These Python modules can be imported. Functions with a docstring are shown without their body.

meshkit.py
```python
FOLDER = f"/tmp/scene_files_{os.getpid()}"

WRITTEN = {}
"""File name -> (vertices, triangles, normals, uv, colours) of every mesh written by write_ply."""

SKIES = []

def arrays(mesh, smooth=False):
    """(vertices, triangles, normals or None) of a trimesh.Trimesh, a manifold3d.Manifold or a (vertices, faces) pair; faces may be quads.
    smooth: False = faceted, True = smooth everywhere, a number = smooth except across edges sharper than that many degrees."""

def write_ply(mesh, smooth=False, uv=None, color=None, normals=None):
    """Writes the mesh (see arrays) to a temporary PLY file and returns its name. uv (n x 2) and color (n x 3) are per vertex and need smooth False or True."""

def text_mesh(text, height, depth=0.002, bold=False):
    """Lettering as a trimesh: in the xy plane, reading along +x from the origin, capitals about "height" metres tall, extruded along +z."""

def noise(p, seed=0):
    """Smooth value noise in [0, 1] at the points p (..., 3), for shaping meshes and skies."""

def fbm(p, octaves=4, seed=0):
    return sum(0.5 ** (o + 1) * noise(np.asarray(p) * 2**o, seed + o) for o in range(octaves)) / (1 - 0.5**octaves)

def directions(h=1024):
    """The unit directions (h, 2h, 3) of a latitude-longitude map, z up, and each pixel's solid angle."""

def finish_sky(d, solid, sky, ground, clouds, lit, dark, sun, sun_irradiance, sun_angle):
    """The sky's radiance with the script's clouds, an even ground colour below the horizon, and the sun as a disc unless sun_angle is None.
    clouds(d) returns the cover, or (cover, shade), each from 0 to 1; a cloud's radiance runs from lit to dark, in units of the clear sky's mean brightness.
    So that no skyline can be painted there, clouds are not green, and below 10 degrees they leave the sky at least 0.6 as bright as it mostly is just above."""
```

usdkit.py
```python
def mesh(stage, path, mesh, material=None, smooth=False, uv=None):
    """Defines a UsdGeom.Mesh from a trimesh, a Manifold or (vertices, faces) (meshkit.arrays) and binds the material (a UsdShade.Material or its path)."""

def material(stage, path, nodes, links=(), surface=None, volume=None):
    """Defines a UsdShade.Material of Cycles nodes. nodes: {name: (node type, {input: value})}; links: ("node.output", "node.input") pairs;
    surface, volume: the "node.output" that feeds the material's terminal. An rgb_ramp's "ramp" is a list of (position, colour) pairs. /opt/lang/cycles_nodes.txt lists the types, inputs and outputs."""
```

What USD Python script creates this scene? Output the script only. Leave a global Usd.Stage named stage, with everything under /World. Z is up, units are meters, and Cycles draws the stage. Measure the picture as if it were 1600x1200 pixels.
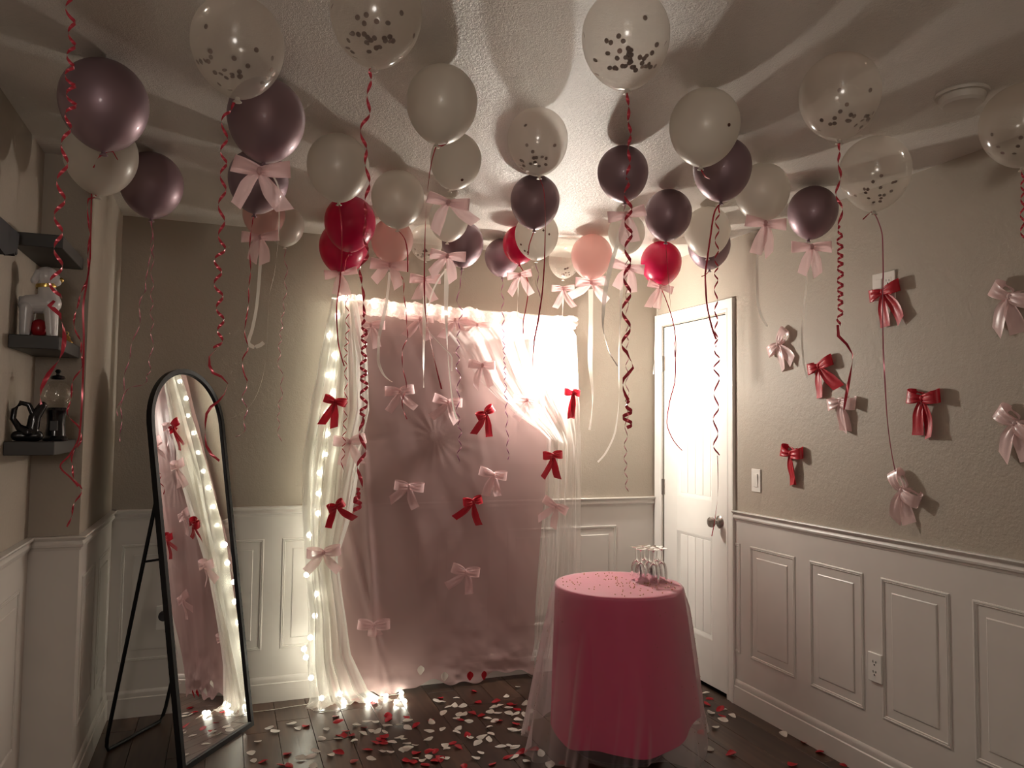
import math, random
import numpy as np, trimesh, manifold3d as m3
from shapely.geometry import Polygon
import usdkit, meshkit
from pxr import Usd, UsdGeom, UsdLux, Gf, Sdf

stage = Usd.Stage.CreateInMemory()
UsdGeom.SetStageUpAxis(stage, UsdGeom.Tokens.z)
UsdGeom.SetStageMetersPerUnit(stage, 1.0)
UsdGeom.Xform.Define(stage, '/World')
UsdGeom.Scope.Define(stage, '/World/Looks')
rng = np.random.default_rng(7)
PI = math.pi

# ------------------------------------------------------------------ camera
F_PX, YAW, PITCH, ROLL, CAM_H = 1191.6856, 0.3572, 0.0526, 0.0114, 1.4316
EXPOSURE = 0.0
_f0 = np.array([math.sin(YAW), math.cos(YAW), 0.0]); _r0 = np.array([math.cos(YAW), -math.sin(YAW), 0.0]); _z = np.array([0, 0, 1.0])
FW = _f0 * math.cos(PITCH) + _z * math.sin(PITCH); _u = _z * math.cos(PITCH) - _f0 * math.sin(PITCH)
RT = _r0 * math.cos(ROLL) + _u * math.sin(ROLL); UP = _u * math.cos(ROLL) - _r0 * math.sin(ROLL)
EYE = np.array([0, 0, CAM_H])
cam = UsdGeom.Camera.Define(stage, '/World/camera')
cam.CreateHorizontalApertureAttr(36.0); cam.CreateVerticalApertureAttr(27.0)
cam.CreateFocalLengthAttr(36.0 * F_PX / 1600); cam.CreateClippingRangeAttr((0.05, 100.0)); cam.CreateExposureAttr(EXPOSURE)
cam.AddTransformOp().Set(Gf.Matrix4d(*RT, 0, *UP, 0, *(-FW), 0, *EYE, 1))

# ------------------------------------------------------------------ lights: the bare bulb and fairy lights (built below), and an unseen light behind the viewer
LAMP_STRENGTH, FAIRY_STRENGTH = 1650.0, 34.0
def sphere_light(name, pos, r, col, power):
    l = UsdLux.SphereLight.Define(stage, '/World/' + name)
    l.CreateRadiusAttr(r); l.CreateColorAttr(Gf.Vec3f(*col)); l.CreateIntensityAttr(power); l.CreateNormalizeAttr(False)
    l.AddTranslateOp().Set(Gf.Vec3d(*map(float, pos)))
sphere_light('room_light', EYE - _f0 * 1.2 + _z * 0.38, 0.22, (1, .93, .87), 17.5)  # out of view behind the viewer, placed to light surfaces facing the camera

# the photographed directions, measured once: a pixel of the photograph to a point at a known distance of the room
def ray(x, y): return FW + RT * (x - 800) / F_PX - UP * (y - 600) / F_PX
def at_x(x, y, X): d = ray(x, y); return EYE + d * (X / d[0])
def at_y(x, y, Y): d = ray(x, y); return EYE + d * (Y / d[1])
def at_z(x, y, Z): d = ray(x, y); return EYE + d * ((Z - CAM_H) / d[2])
def at_t(x, y, t): return EYE + ray(x, y) * t

# ------------------------------------------------------------------ helpers
used = {}
def numbered(parent, name):
    k = (str(parent), name); n = used.get(k, -1) + 1; used[k] = n
    return name if n == 0 else f'{name}_{n:03d}'
def keys(p, label=None, cat=None, group=None, kind=None):
    for k, v in (('label', label), ('category', cat), ('group', group), ('kind', kind)):
        if v: p.SetCustomDataByKey(k, v)
    return p
class Thing:
    def __init__(s, name, label=None, cat=None, loc=(0, 0, 0), group=None, kind=None):
        s.path = '/World/' + numbered('/World', name); s.loc = np.array(loc, float)
        x = UsdGeom.Xform.Define(stage, s.path); x.AddTranslateOp().Set(Gf.Vec3d(*map(float, loc)))
        s.prim = keys(x.GetPrim(), label, cat, group, kind)
    def part(s, name, mesh, mat, smooth=30, label=None, kind=None, parent=None):
        base = parent or s.path
        path = base + '/' + numbered(base, name)
        v, f = vf(mesh)
        p = usdkit.mesh(stage, path, trimesh.Trimesh(v - s.loc, f, process=False), M[mat], smooth=smooth)
        keys(p.GetPrim(), label, kind=kind)
        return path
def single(name, mesh, mat, label=None, cat=None, group=None, kind=None, smooth=30):
    path = '/World/' + numbered('/World', name)
    p = usdkit.mesh(stage, path, trimesh.Trimesh(*vf(mesh), process=False), M[mat], smooth=smooth)
    keys(p.GetPrim(), label, cat, group, kind)
    return path
def sub(parent, name, mesh, mat, smooth=30, label=None, kind=None):
    path = parent + '/' + numbered(parent, name)
    p = usdkit.mesh(stage, path, trimesh.Trimesh(*vf(mesh), process=False), M[mat], smooth=smooth)
    keys(p.GetPrim(), label, kind=kind)
    return path
def vf(m):
    if hasattr(m, 'to_mesh'):
        q = m.to_mesh(); return np.array(q.vert_properties[:, :3], float), np.array(q.tri_verts)
    if isinstance(m, (tuple, list)):
        v, f = np.asarray(m[0], float), np.asarray(m[1], int)
        if f.shape[1] == 4: f = np.vstack([f[:, [0, 1, 2]], f[:, [0, 2, 3]]])
        return v, f
    return np.array(m.vertices), np.array(m.faces)
def join(*ms):
    vs, fs, n = [], [], 0
    for m in ms:
        v, f = vf(m); vs.append(v); fs.append(f + n); n += len(v)
    return np.vstack(vs), np.vstack(fs)
def box(x0, x1, y0, y1, z0, z1, bev=0.0):
    if bev <= 0:
        b = trimesh.creation.box([x1 - x0, y1 - y0, z1 - z0]); b.apply_translation([(x0 + x1) / 2, (y0 + y1) / 2, (z0 + z1) / 2]); return b
    c = [m3.Manifold.cube([x1 - x0 - 2 * bev * (k != 0), y1 - y0 - 2 * bev * (k != 1), z1 - z0 - 2 * bev * (k != 2)]).translate([x0 + bev * (k != 0), y0 + bev * (k != 1), z0 + bev * (k != 2)]) for k in range(3)]
    return m3.Manifold.batch_hull(c)
def grid(fn, nu, nv):
    U, V = np.meshgrid(np.linspace(0, 1, nu + 1), np.linspace(0, 1, nv + 1), indexing='ij')
    P = fn(U, V).reshape(-1, 3); i, j = np.meshgrid(np.arange(nu), np.arange(nv), indexing='ij'); k = nv + 1
    return P, np.stack([i * k + j, (i + 1) * k + j, (i + 1) * k + j + 1, i * k + j + 1], -1).reshape(-1, 4)
def lathe(profile, n=32):
    """profile (r, z) bottom to top; about z."""
    pr = np.asarray(profile, float); a = np.linspace(0, 2 * PI, n, endpoint=False)
    v = np.stack([pr[:, None, 0] * np.cos(a), pr[:, None, 0] * np.sin(a), np.repeat(pr[:, 1:2], n, 1)], -1).reshape(-1, 3)
    i, j = np.meshgrid(np.arange(len(pr) - 1), np.arange(n), indexing='ij'); j2 = (j + 1) % n
    return v, np.stack([i * n + j, i * n + j2, (i + 1) * n + j2, (i + 1) * n + j], -1).reshape(-1, 4)
def sweep(path, profile, closed=False):
    """path: points (a, b); profile: (offset to the left of travel, c). Mitred. Returns (a, b, c) quads with closed profile."""
    p = np.asarray(path, float); n = len(p); pr = np.asarray(profile, float)
    d = np.roll(p, -1, 0) - p
    if not closed: d[-1] = d[-2]
    d /= np.linalg.norm(d, axis=1, keepdims=True); nr = np.stack([-d[:, 1], d[:, 0]], 1); pv = np.roll(nr, 1, 0)
    if not closed: pv[0] = nr[0]; pv[-1] = nr[-2]; nr = nr.copy(); nr[-1] = nr[-2]
    m = nr + pv; m /= np.maximum((m * nr).sum(1, keepdims=True), .2)
    q = p[:, None] + m[:, None] * pr[None, :, :1]
    v = np.concatenate([q, np.broadcast_to(pr[None, :, 1:], (n, len(pr), 1))], -1).reshape(-1, 3)
    k = len(pr); i, j = np.meshgrid(np.arange(n if closed else n - 1), np.arange(k), indexing='ij'); i2 = (i + 1) % n; j2 = (j + 1) % k
    f = np.stack([i * k + j, i2 * k + j, i2 * k + j2, i * k + j2], -1).reshape(-1, 4)
    f = np.vstack([f[:, [0, 1, 2]], f[:, [0, 2, 3]]])
    if not closed:
        t = trimesh.creation.triangulate_polygon(Polygon(pr), engine='earcut')
        tv, tf = t
        if len(tv) == k:
            idx = [int(np.argmin(((pr - x) ** 2).sum(1))) for x in tv]; tf = np.array(idx)[tf]
            f = np.vstack([f, tf, tf[:, ::-1] + (n - 1) * k])
    return v, f
def axes(mesh, o, A, B, C):
    v, f = vf(mesh); return np.asarray(o, float) + v[:, :1] * np.asarray(A, float) + v[:, 1:2] * np.asarray(B, float) + v[:, 2:3] * np.asarray(C, float), f
def resample(P, step):
    P = np.asarray(P, float); s = np.r_[0, np.cumsum(np.linalg.norm(np.diff(P, axis=0), axis=1))]
    n = max(2, int(s[-1] / step) + 1); t = np.linspace(0, s[-1], n)
    if len(P) > 3:
        from scipy.interpolate import PchipInterpolator
        return np.stack([PchipInterpolator(s, P[:, k])(t) for k in range(3)], 1), t
    return np.stack([np.interp(t, s, P[:, k]) for k in range(3)], 1), t
def tube(P, r, sides=6):
    P = np.asarray(P, float); t = np.gradient(P, axis=0); t /= np.linalg.norm(t, axis=1, keepdims=True) + 1e-12
    a = np.cross(t, np.where(np.abs(t[:, 2:]) < .9, [0, 0, 1.], [1., 0, 0])); a /= np.linalg.norm(a, axis=1, keepdims=True) + 1e-12
    b = np.cross(t, a); g = np.arange(sides) * 2 * PI / sides; rr = np.broadcast_to(r, (len(P),))[:, None, None]
    v = P[:, None] + rr * (np.cos(g)[None, :, None] * a[:, None] + np.sin(g)[None, :, None] * b[:, None])
    i, j = np.meshgrid(np.arange(len(P) - 1), np.arange(sides), indexing='ij'); j2 = (j + 1) % sides
    f = np.stack([i * sides + j, i * sides + j2, (i + 1) * sides + j2, (i + 1) * sides + j], -1).reshape(-1, 4)
    f = np.vstack([f[:, [0, 1, 2]], f[:, [0, 2, 3]]])
    e = np.array([[0, k + 1, k] for k in range(1, sides - 1)]); o = (len(P) - 1) * sides
    return v.reshape(-1, 3), np.vstack([f, e, e[:, ::-1] + o])
def strip(P, W, w):
    """ribbon: centre line P, width directions W (unit), widths w."""
    P = np.asarray(P); o = W * np.broadcast_to(w, (len(P),))[:, None] / 2
    v = np.stack([P - o, P + o], 1).reshape(-1, 3); i = np.arange(len(P) - 1) * 2
    return v, np.stack([i, i + 1, i + 3, i + 2], 1)
def ball(c, r, k=2):
    b = trimesh.creation.icosphere(k, 1.0); v = np.array(b.vertices) * np.broadcast_to(r, 3) + np.asarray(c, float); return v, np.array(b.faces)
def skin(chains, refine=.006, n=6):
    """smooth body: hulls of sphere pairs ((c, r), (c, r))."""
    out = []
    for a, b in chains:
        out.append(m3.Manifold.batch_hull([m3.Manifold.sphere(a[1], 20).translate(list(map(float, a[0]))), m3.Manifold.sphere(b[1], 20).translate(list(map(float, b[0])))]))
    m = m3.Manifold.batch_boolean(out, m3.OpType.Add).refine_to_length(refine)
    v, f = vf(m); t = trimesh.Trimesh(v, f, process=True); trimesh.smoothing.filter_taubin(t, iterations=n); return t

# ------------------------------------------------------------------ materials
M = {}
def mat(name, nodes, links=(), surface='p.BSDF'):
    M[name] = usdkit.material(stage, '/World/Looks/' + name, nodes, links, surface)
def plain(name, col, rough=.5, **kw):
    """a surface with a little procedural variation of tone."""
    mat(name, {'tc': ('texture_coordinate', {}), 'n': ('noise_texture', {'scale': kw.pop('nscale', 9.0), 'detail': 3.0}), 'h': ('hsv', {'color': col, 'fac': 1.0}),
               'r': ('map_range', {'from_min': .25, 'from_max': .75, 'to_min': 1 - kw.get('vary', .06), 'to_max': 1 + kw.pop('vary', .06)}), 'p': ('principled_bsdf', {'roughness': rough, **kw})},
        [('tc.object', 'n.vector'), ('n.fac', 'r.value'), ('r.result', 'h.value'), ('h.color', 'p.base_color')])
def paint(name, col, rough, scale, strength, dist, spec=.5):
    mat(name, {'g': ('geometry', {}), 'n': ('noise_texture', {'scale': scale, 'detail': 3.0, 'roughness': .55}), 'n2': ('noise_texture', {'scale': scale * .33, 'detail': 1.0}),
               'a': ('math', {'math_type': 'add'}), 'b': ('bump', {'strength': strength, 'distance': dist}), 'p': ('principled_bsdf', {'base_color': col, 'roughness': rough, 'specular_ior_level': spec})},
        [('g.position', 'n.vector'), ('g.position', 'n2.vector'), ('n.fac', 'a.value1'), ('n2.fac', 'a.value2'), ('a.value', 'b.height'), ('b.normal', 'p.normal')])
paint('wall_paint', (.39, .34, .28), .55, 120.0, .35, .003, .35)
paint('ceiling_paint', (.70, .655, .60), .27, 290.0, .9, .0026, .9)
plain('trim_white', (.64, .60, .555), .38, vary=.02)
plain('door_white', (.78, .75, .70), .35, vary=.02)
mat('floor_wood', {'o': ('object_info', {}), 'g': ('geometry', {}), 'm': ('mapping', {'scale': (22.0, 1.6, 10.0)}), 'ad': ('vector_math', {'math_type': 'add'}), 'cx': ('combine_xyz', {'z': 0.0}), 'mu': ('math', {'math_type': 'multiply', 'value2': 37.0}),
                   'n': ('noise_texture', {'scale': 1.0, 'detail': 5.0, 'roughness': .6, 'distortion': .6}), 'r': ('rgb_ramp', {'ramp': [(.2, (.024, .013, .009)), (.5, (.056, .030, .019)), (.8, (.105, .058, .036))]}),
                   'h': ('hsv', {}), 'rv': ('map_range', {'to_min': .7, 'to_max': 1.45}), 'b': ('bump', {'strength': .25, 'distance': .002}), 'p': ('principled_bsdf', {'roughness': .33, 'specular_ior_level': .5})},
    [('g.position', 'ad.vector1'), ('o.random', 'mu.value1'), ('mu.value', 'cx.x'), ('mu.value', 'cx.y'), ('cx.vector', 'ad.vector2'), ('ad.vector', 'm.vector'), ('m.vector', 'n.vector'), ('n.fac', 'r.fac'), ('r.color', 'h.color'),
     ('o.random', 'rv.value'), ('rv.result', 'h.value'), ('h.color', 'p.base_color'), ('n.fac', 'b.height'), ('b.normal', 'p.normal')])
plain('black_metal', (.008, .0075, .009), .45, specular_ior_level=.3)
plain('black_gloss', (.008, .008, .010), .12)
plain('black_matt', (.014, .011, .016), .6)
plain('shelf_dark', (.040, .036, .034), .5, vary=.2)
plain('nickel', (.42, .38, .35), .28, metallic=1.0)
plain('gold', (.75, .52, .16), .25, metallic=1.0)
plain('detector_white', (.60, .555, .50), .45, vary=.01)
plain('plate_white', (.78, .75, .70), .3, vary=.01)
plain('slot_dark', (.03, .028, .026), .6)
plain('ceramic_white', (.62, .60, .60), .25, vary=.03)
plain('red_gloss', (.30, .01, .015), .25)
plain("mirror_silver", (.90, .90, .90), .0, metallic=1.0, vary=.0)
plain('wire_white', (.65, .62, .55), .4)
def cloth(name, col, rough=.5, trans=.35, clear=0.0, sheen=0.0, spec=.4, edge=.55):
    """thin cloth: surface with light passing through, and see-through by 'clear'."""
    nodes = {'p': ('principled_bsdf', {'base_color': col, 'roughness': rough, 'specular_ior_level': spec, 'sheen_weight': sheen}), 't': ('translucent_bsdf', {'color': col}), 'mx': ('mix_closure', {'fac': trans}),
             'tc': ('texture_coordinate', {}), 'n': ('noise_texture', {'scale': 240.0, 'detail': 2.0}), 'b': ('bump', {'strength': .25, 'distance': .001})}
    links = [('p.BSDF', 'mx.closure1'), ('t.BSDF', 'mx.closure2'), ('tc.object', 'n.vector'), ('n.fac', 'b.height'), ('b.normal', 'p.normal')]
    out = 'mx.closure'
    if clear > 0:
        nodes |= {'c': ('transparent_bsdf', {}), 'lw': ('layer_weight', {'blend': .35}), 'mr': ('map_range', {'to_min': 1 - clear, 'to_max': min(1.0, 1 - clear + edge), 'clamp': True}), 'm2': ('mix_closure', {})}
        links += [('lw.facing', 'mr.value'), ('mr.result', 'm2.fac'), ('c.BSDF', 'm2.closure1'), ('mx.closure', 'm2.closure2')]; out = 'm2.closure'
    mat(name, nodes, links, out)
cloth('tulle_white', (.88, .86, .81), .7, .5, clear=.50, spec=.1)
cloth('tulle_sheer', (.88, .83, .79), .7, .5, clear=.61, spec=.1)
cloth('tulle_pink', (.84, .68, .66), .7, .5, clear=.55, spec=.1)
cloth('sheet_blush', (.57, .395, .385), .6, .35, clear=.20, spec=.25)
cloth('table_tulle', (.88, .80, .81), .6, .5, clear=.91, spec=.2, edge=.84)
cloth('table_pink', (.66, .055, .17), .5, .12, sheen=.1, spec=.4)
cloth('satin_pink', (.86, .64, .63), .30, .30, spec=.8)
cloth('organza_pink', (.84, .60, .60), .42, .45, clear=.22, spec=.5)
cloth('satin_red', (.48, .012, .028), .40, .18, spec=.5)
cloth('satin_white', (.78, .73, .66), .38, .4, clear=.25, spec=.5)
plain('curl_red', (.50, .035, .06), .22, specular_ior_level=.7, metallic=.25)
plain('curl_pink', (.66, .22, .30), .2, specular_ior_level=.8, metallic=.3)
plain('curl_lilac', (.60, .24, .42), .2, specular_ior_level=.8, metallic=.3)
cloth('petal_white', (.78, .73, .66), .55, .25, spec=.3)
cloth('petal_red', (.42, .012, .022), .5, .15, spec=.3)
def latex(name, col, rough, metal=0.0, trans=.25, clear=0.0, coat=.5):
    nodes = {'p': ('principled_bsdf', {'base_color': col, 'roughness': rough, 'metallic': metal, 'coat_weight': coat, 'coat_roughness': .08}), 't': ('translucent_bsdf', {'color': col}), 'mx': ('mix_closure', {'fac': trans}),
             'tc': ('texture_coordinate', {}), 'n': ('noise_texture', {'scale': 14.0, 'detail': 2.0}), 'r': ('map_range', {'to_min': rough * .85, 'to_max': rough * 1.15})}
    links = [('p.BSDF', 'mx.closure1'), ('t.BSDF', 'mx.closure2'), ('tc.object', 'n.vector'), ('n.fac', 'r.value'), ('r.result', 'p.roughness')]
    out = 'mx.closure'
    if clear > 0:
        nodes |= {'c': ('transparent_bsdf', {}), 'lw': ('layer_weight', {'blend': .25}), 'mr': ('map_range', {'to_min': 1 - clear, 'to_max': min(1.0, 1 - clear + .6), 'clamp': True}), 'm2': ('mix_closure', {})}
        links += [('lw.facing', 'mr.value'), ('mr.result', 'm2.fac'), ('c.BSDF', 'm2.closure1'), ('mx.closure', 'm2.closure2')]; out = 'm2.closure'
    mat(name, nodes, links, out)
latex('latex_mauve', (.32, .215, .25), .46, metal=.5, trans=.08, coat=.25)
latex('latex_pearl', (.74, .69, .62), .38, metal=.12, trans=.46, clear=.15, coat=.3)
latex('latex_pink', (.85, .62, .58), .3, trans=.48, coat=.35)
latex('latex_red', (.62, .012, .10), .3, trans=.40, coat=.35)
mat('latex_clear', {'c': ('transparent_bsdf', {'color': (.97, .95, .92)}), 'd': ('diffuse_bsdf', {'color': (.75, .70, .64)}), 't': ('translucent_bsdf', {'color': (.75, .70, .64)}), 'dt': ('mix_closure', {'fac': .5}),
                    'g': ('glossy_bsdf', {'color': (1, 1, 1), 'roughness': .12}), 'lw': ('layer_weight', {'blend': .15}), 'mr': ('map_range', {'to_min': .24, 'to_max': .42, 'clamp': True}), 'fr': ('map_range', {'from_min': 0.0, 'from_max': 1.0, 'to_min': .05, 'to_max': .16}), 'm1': ('mix_closure', {}), 'm2': ('mix_closure', {})},
    [('d.BSDF', 'dt.closure1'), ('t.BSDF', 'dt.closure2'), ('lw.facing', 'mr.value'), ('mr.result', 'm1.fac'), ('c.BSDF', 'm1.closure1'), ('dt.closure', 'm1.closure2'), ('lw.facing', 'fr.value'), ('fr.result', 'm2.fac'), ('m1.closure', 'm2.closure1'), ('g.BSDF', 'm2.closure2')], 'm2.closure')
plain('confetti_rose', (.13, .055, .04), .4, metallic=.5)
mat('thin_glass', {'p': ('principled_bsdf', {'base_color': (1, 1, 1), 'roughness': .02, 'transmission_weight': 1.0, 'ior': 1.45})})
mat('globe_glass', {'c': ('transparent_bsdf', {'color': (.96, .95, .92)}), 'g': ('glossy_bsdf', {'color': (1, 1, 1), 'roughness': .04}), 'm': ('mix_closure', {'fac': .09})},
    [('c.BSDF', 'm.closure1'), ('g.BSDF', 'm.closure2')], 'm.closure')
mat('lamp_glow', {'e': ('emission', {'color': (1.0, .935, .83), 'strength': LAMP_STRENGTH})}, (), 'e.emission')
mat('fairy_glow', {'e': ('emission', {'color': (1.0, .96, .78), 'strength': FAIRY_STRENGTH})}, (), 'e.emission')

# ------------------------------------------------------------------ the room
YB, XR, XL, XN, YF, ZC, YN = 4.164, 2.52, -.509, -.677, 3.294, 2.44, -1.6
DY0, DY1, DZ = 3.445, 4.08, 2.043            # door opening
single('ceiling', box(XN - .2, XR + .2, YN - .1, YB + .1, ZC, ZC + .1), 'ceiling_paint', kind='structure', label='off-white ceiling with knockdown texture', smooth=False)
wall_back = single('wall_back', box(XL - .2, XR + .2, YB, YB + .12, 0, ZC), 'wall_paint', kind='structure', label='beige back wall behind the backdrop', smooth=False)
wall_right = single('wall_right', join(box(XR, XR + .12, YN, DY0, 0, ZC), box(XR, XR + .12, DY1, YB, 0, ZC), box(XR, XR + .12, DY0, DY1, DZ, ZC)), 'wall_paint', kind='structure', label='beige right wall with the door', smooth=False)
lp = Polygon([(XN, YN), (XN, YF), (XL, YF), (XL, YB), (XL - .4, YB), (XL - .4, YN)])
wall_left = single('wall_left', trimesh.creation.extrude_polygon(lp, ZC, engine='earcut'), 'wall_paint', kind='structure', label='beige left wall with a step outward', smooth=False)
wall_front = single('wall_front', box(XN - .2, XR + .2, YN - .12, YN, 0, ZC), 'wall_paint', kind='structure', label='unseen beige wall behind the viewer', smooth=False)  # out of view; closes the room so that light bounces back
# floor of dark planks running away from the viewer
floor = Thing('floor', label='dark brown plank floor', kind='structure')
floor.part('subfloor', box(XN - .2, XR + .2, YN - .1, YB + .1, -.06, -.014), 'slot_dark', smooth=False)
PW = .1545; x0 = .4195 - 8 * PW; k = 0
while x0 < XR:
    y = YN - .9 * rng.random()
    while y < YB:
        ln = rng.choice([.9, 1.2, 1.2, 1.5]); a, b = max(y, YN), min(y + ln, YB)
        if b - a > .03:
            g = .0009; floor.part('plank', box(max(x0, XN - .05) + g, min(x0 + PW, XR) - g, a + g, b - g, -.014, 0, .0012), 'floor_wood', smooth=False)
        y += ln
    x0 += PW
# wainscot: white lower wall, chair rail, baseboard, embossed panels
RAIL = [(0, .940), (.007, .940), (.011, .950), (.017, .954), (.019, .962), (.015, .970), (.015, .976), (.024, .982), (.028, .989), (.026, .9936), (0, .9936)]
BASE = [(0, 0), (.016, 0), (.016, .090), (.012, .0945), (.0125, .112), (.008, .122), (.003, .128), (0, .128)]
def skirt(path, prof, flip=1):
    return sweep(path, [(o * flip, c) for o, c in prof])
PB = [(XR, YB), (XL, YB)]; PL = [(XL, YB), (XL, YF), (XN, YF), (XN, YN)]
PR1 = [(XR, YN), (XR, DY0 - .075)]
for path, side, w in ((PB, 'back', wall_back), (PL, 'left', wall_left), (PR1, 'right', wall_right)):
    sub(w, 'wainscot', skirt(path, [(0, .1), (.004, .1), (.004, .95), (0, .95)]), 'trim_white', smooth=False)
    single('baseboard_' + side, skirt(path, BASE), 'trim_white', kind='structure', label=f'white moulded baseboard of the {side} wall')
    single({'back': 'trim_1', 'left': 'trim_2', 'right': 'trim_3'}[side], skirt(path, RAIL), 'trim_white', kind='structure', label=f'white chair rail along the {side} wall')
def panel(w, h):
    ring = sweep([(0, 0), (w, 0), (w, h), (0, h)], [(0, 0), (.001, .003), (.004, .0045), (.008, .0045), (.010, .002), (.012, .004), (.015, .003), (.017, 0)], closed=True)
    i = .052; fld = sweep([(i, i), (w - i, i), (w - i, h - i), (i, h - i)], [(0, 0), (0, .001), (.004, .0035), (.006, .0035), (.006, 0)], closed=True)
    face = box(i + .0055, w - i - .0055, i + .0055, h - i - .0055, 0, .0035)
    return join(ring, fld, face)
Z0P, Z1P = .262, .826
def panels(wall, spans, mk):
    for a, b in spans: sub(wall, 'panel', mk(a, b), 'trim_white', smooth=20)
panels(wall_right, [(2.918, 3.247)] + [(2.509 - .407 * k, 2.823 - .407 * k) for k in range(9)], lambda a, b: axes(panel(b - a, Z1P - Z0P), (XR - .004, b, Z0P), (0, -1, 0), (0, 0, 1), (-1, 0, 0)))
# narrow half panel beside the door casing
sub(wall_right, 'panel', axes(sweep([(-.046, Z0P), (0, Z0P), (0, Z1P), (-.046, Z1P)], [(0, 0), (.001, .003), (.004, .0045), (.008, .0045), (.010, .002), (.012, .004), (.015, .003), (.017, 0)]), (XR - .004, 3.326, 0), (0, -1, 0), (0, 0, 1), (-1, 0, 0)), 'trim_white')
panels(wall_back, [(-.46, -.135), (-.105, .2), (.29, .605), (.705, 1.02), (1.12, 1.435), (1.535, 1.85), (1.95, 2.24)], lambda a, b: axes(panel(b - a, Z1P - Z0P), (a, YB - .004, Z0P), (1, 0, 0), (0, 0, 1), (0, -1, 0)))
panels(wall_left, [(2.86 - .415 * k, 3.18 - .415 * k) for k in range(10)], lambda a, b: axes(panel(b - a, Z1P - Z0P), (XN + .004, a, Z0P), (0, 1, 0), (0, 0, 1), (1, 0, 0)))
panels(wall_left, [(3.37, 3.69), (3.785, 4.10)], lambda a, b: axes(panel(b - a, Z1P - Z0P), (XL + .004, a, Z0P), (0, 1, 0), (0, 0, 1), (1, 0, 0)))
# door casing
cas = sweep([(DY0 - .008, 0), (DY0 - .008, DZ + .008), (DY1 + .004, DZ + .008), (DY1 + .004, 0)], [(0, 0), (0, .010), (.012, .014), (.020, .011), (.044, .016), (.060, .020), (.068, .018), (.068, 0)])
single('trim_4', axes(cas, (XR, 0, 0), (0, 1, 0), (0, 0, 1), (-1, 0, 0)), 'door_white', kind='structure', label='white moulded door casing')
jamb = join(box(XR + .001, XR + .12, DY0 - .008, DY0, 0, DZ + .008), box(XR + .001, XR + .12, DY1, DY1 + .008, 0, DZ + .008), box(XR + .001, XR + .12, DY0, DY1, DZ, DZ + .008))
single('trim_5', jamb, 'door_white', kind='structure', label='white door jamb', smooth=False)
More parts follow.
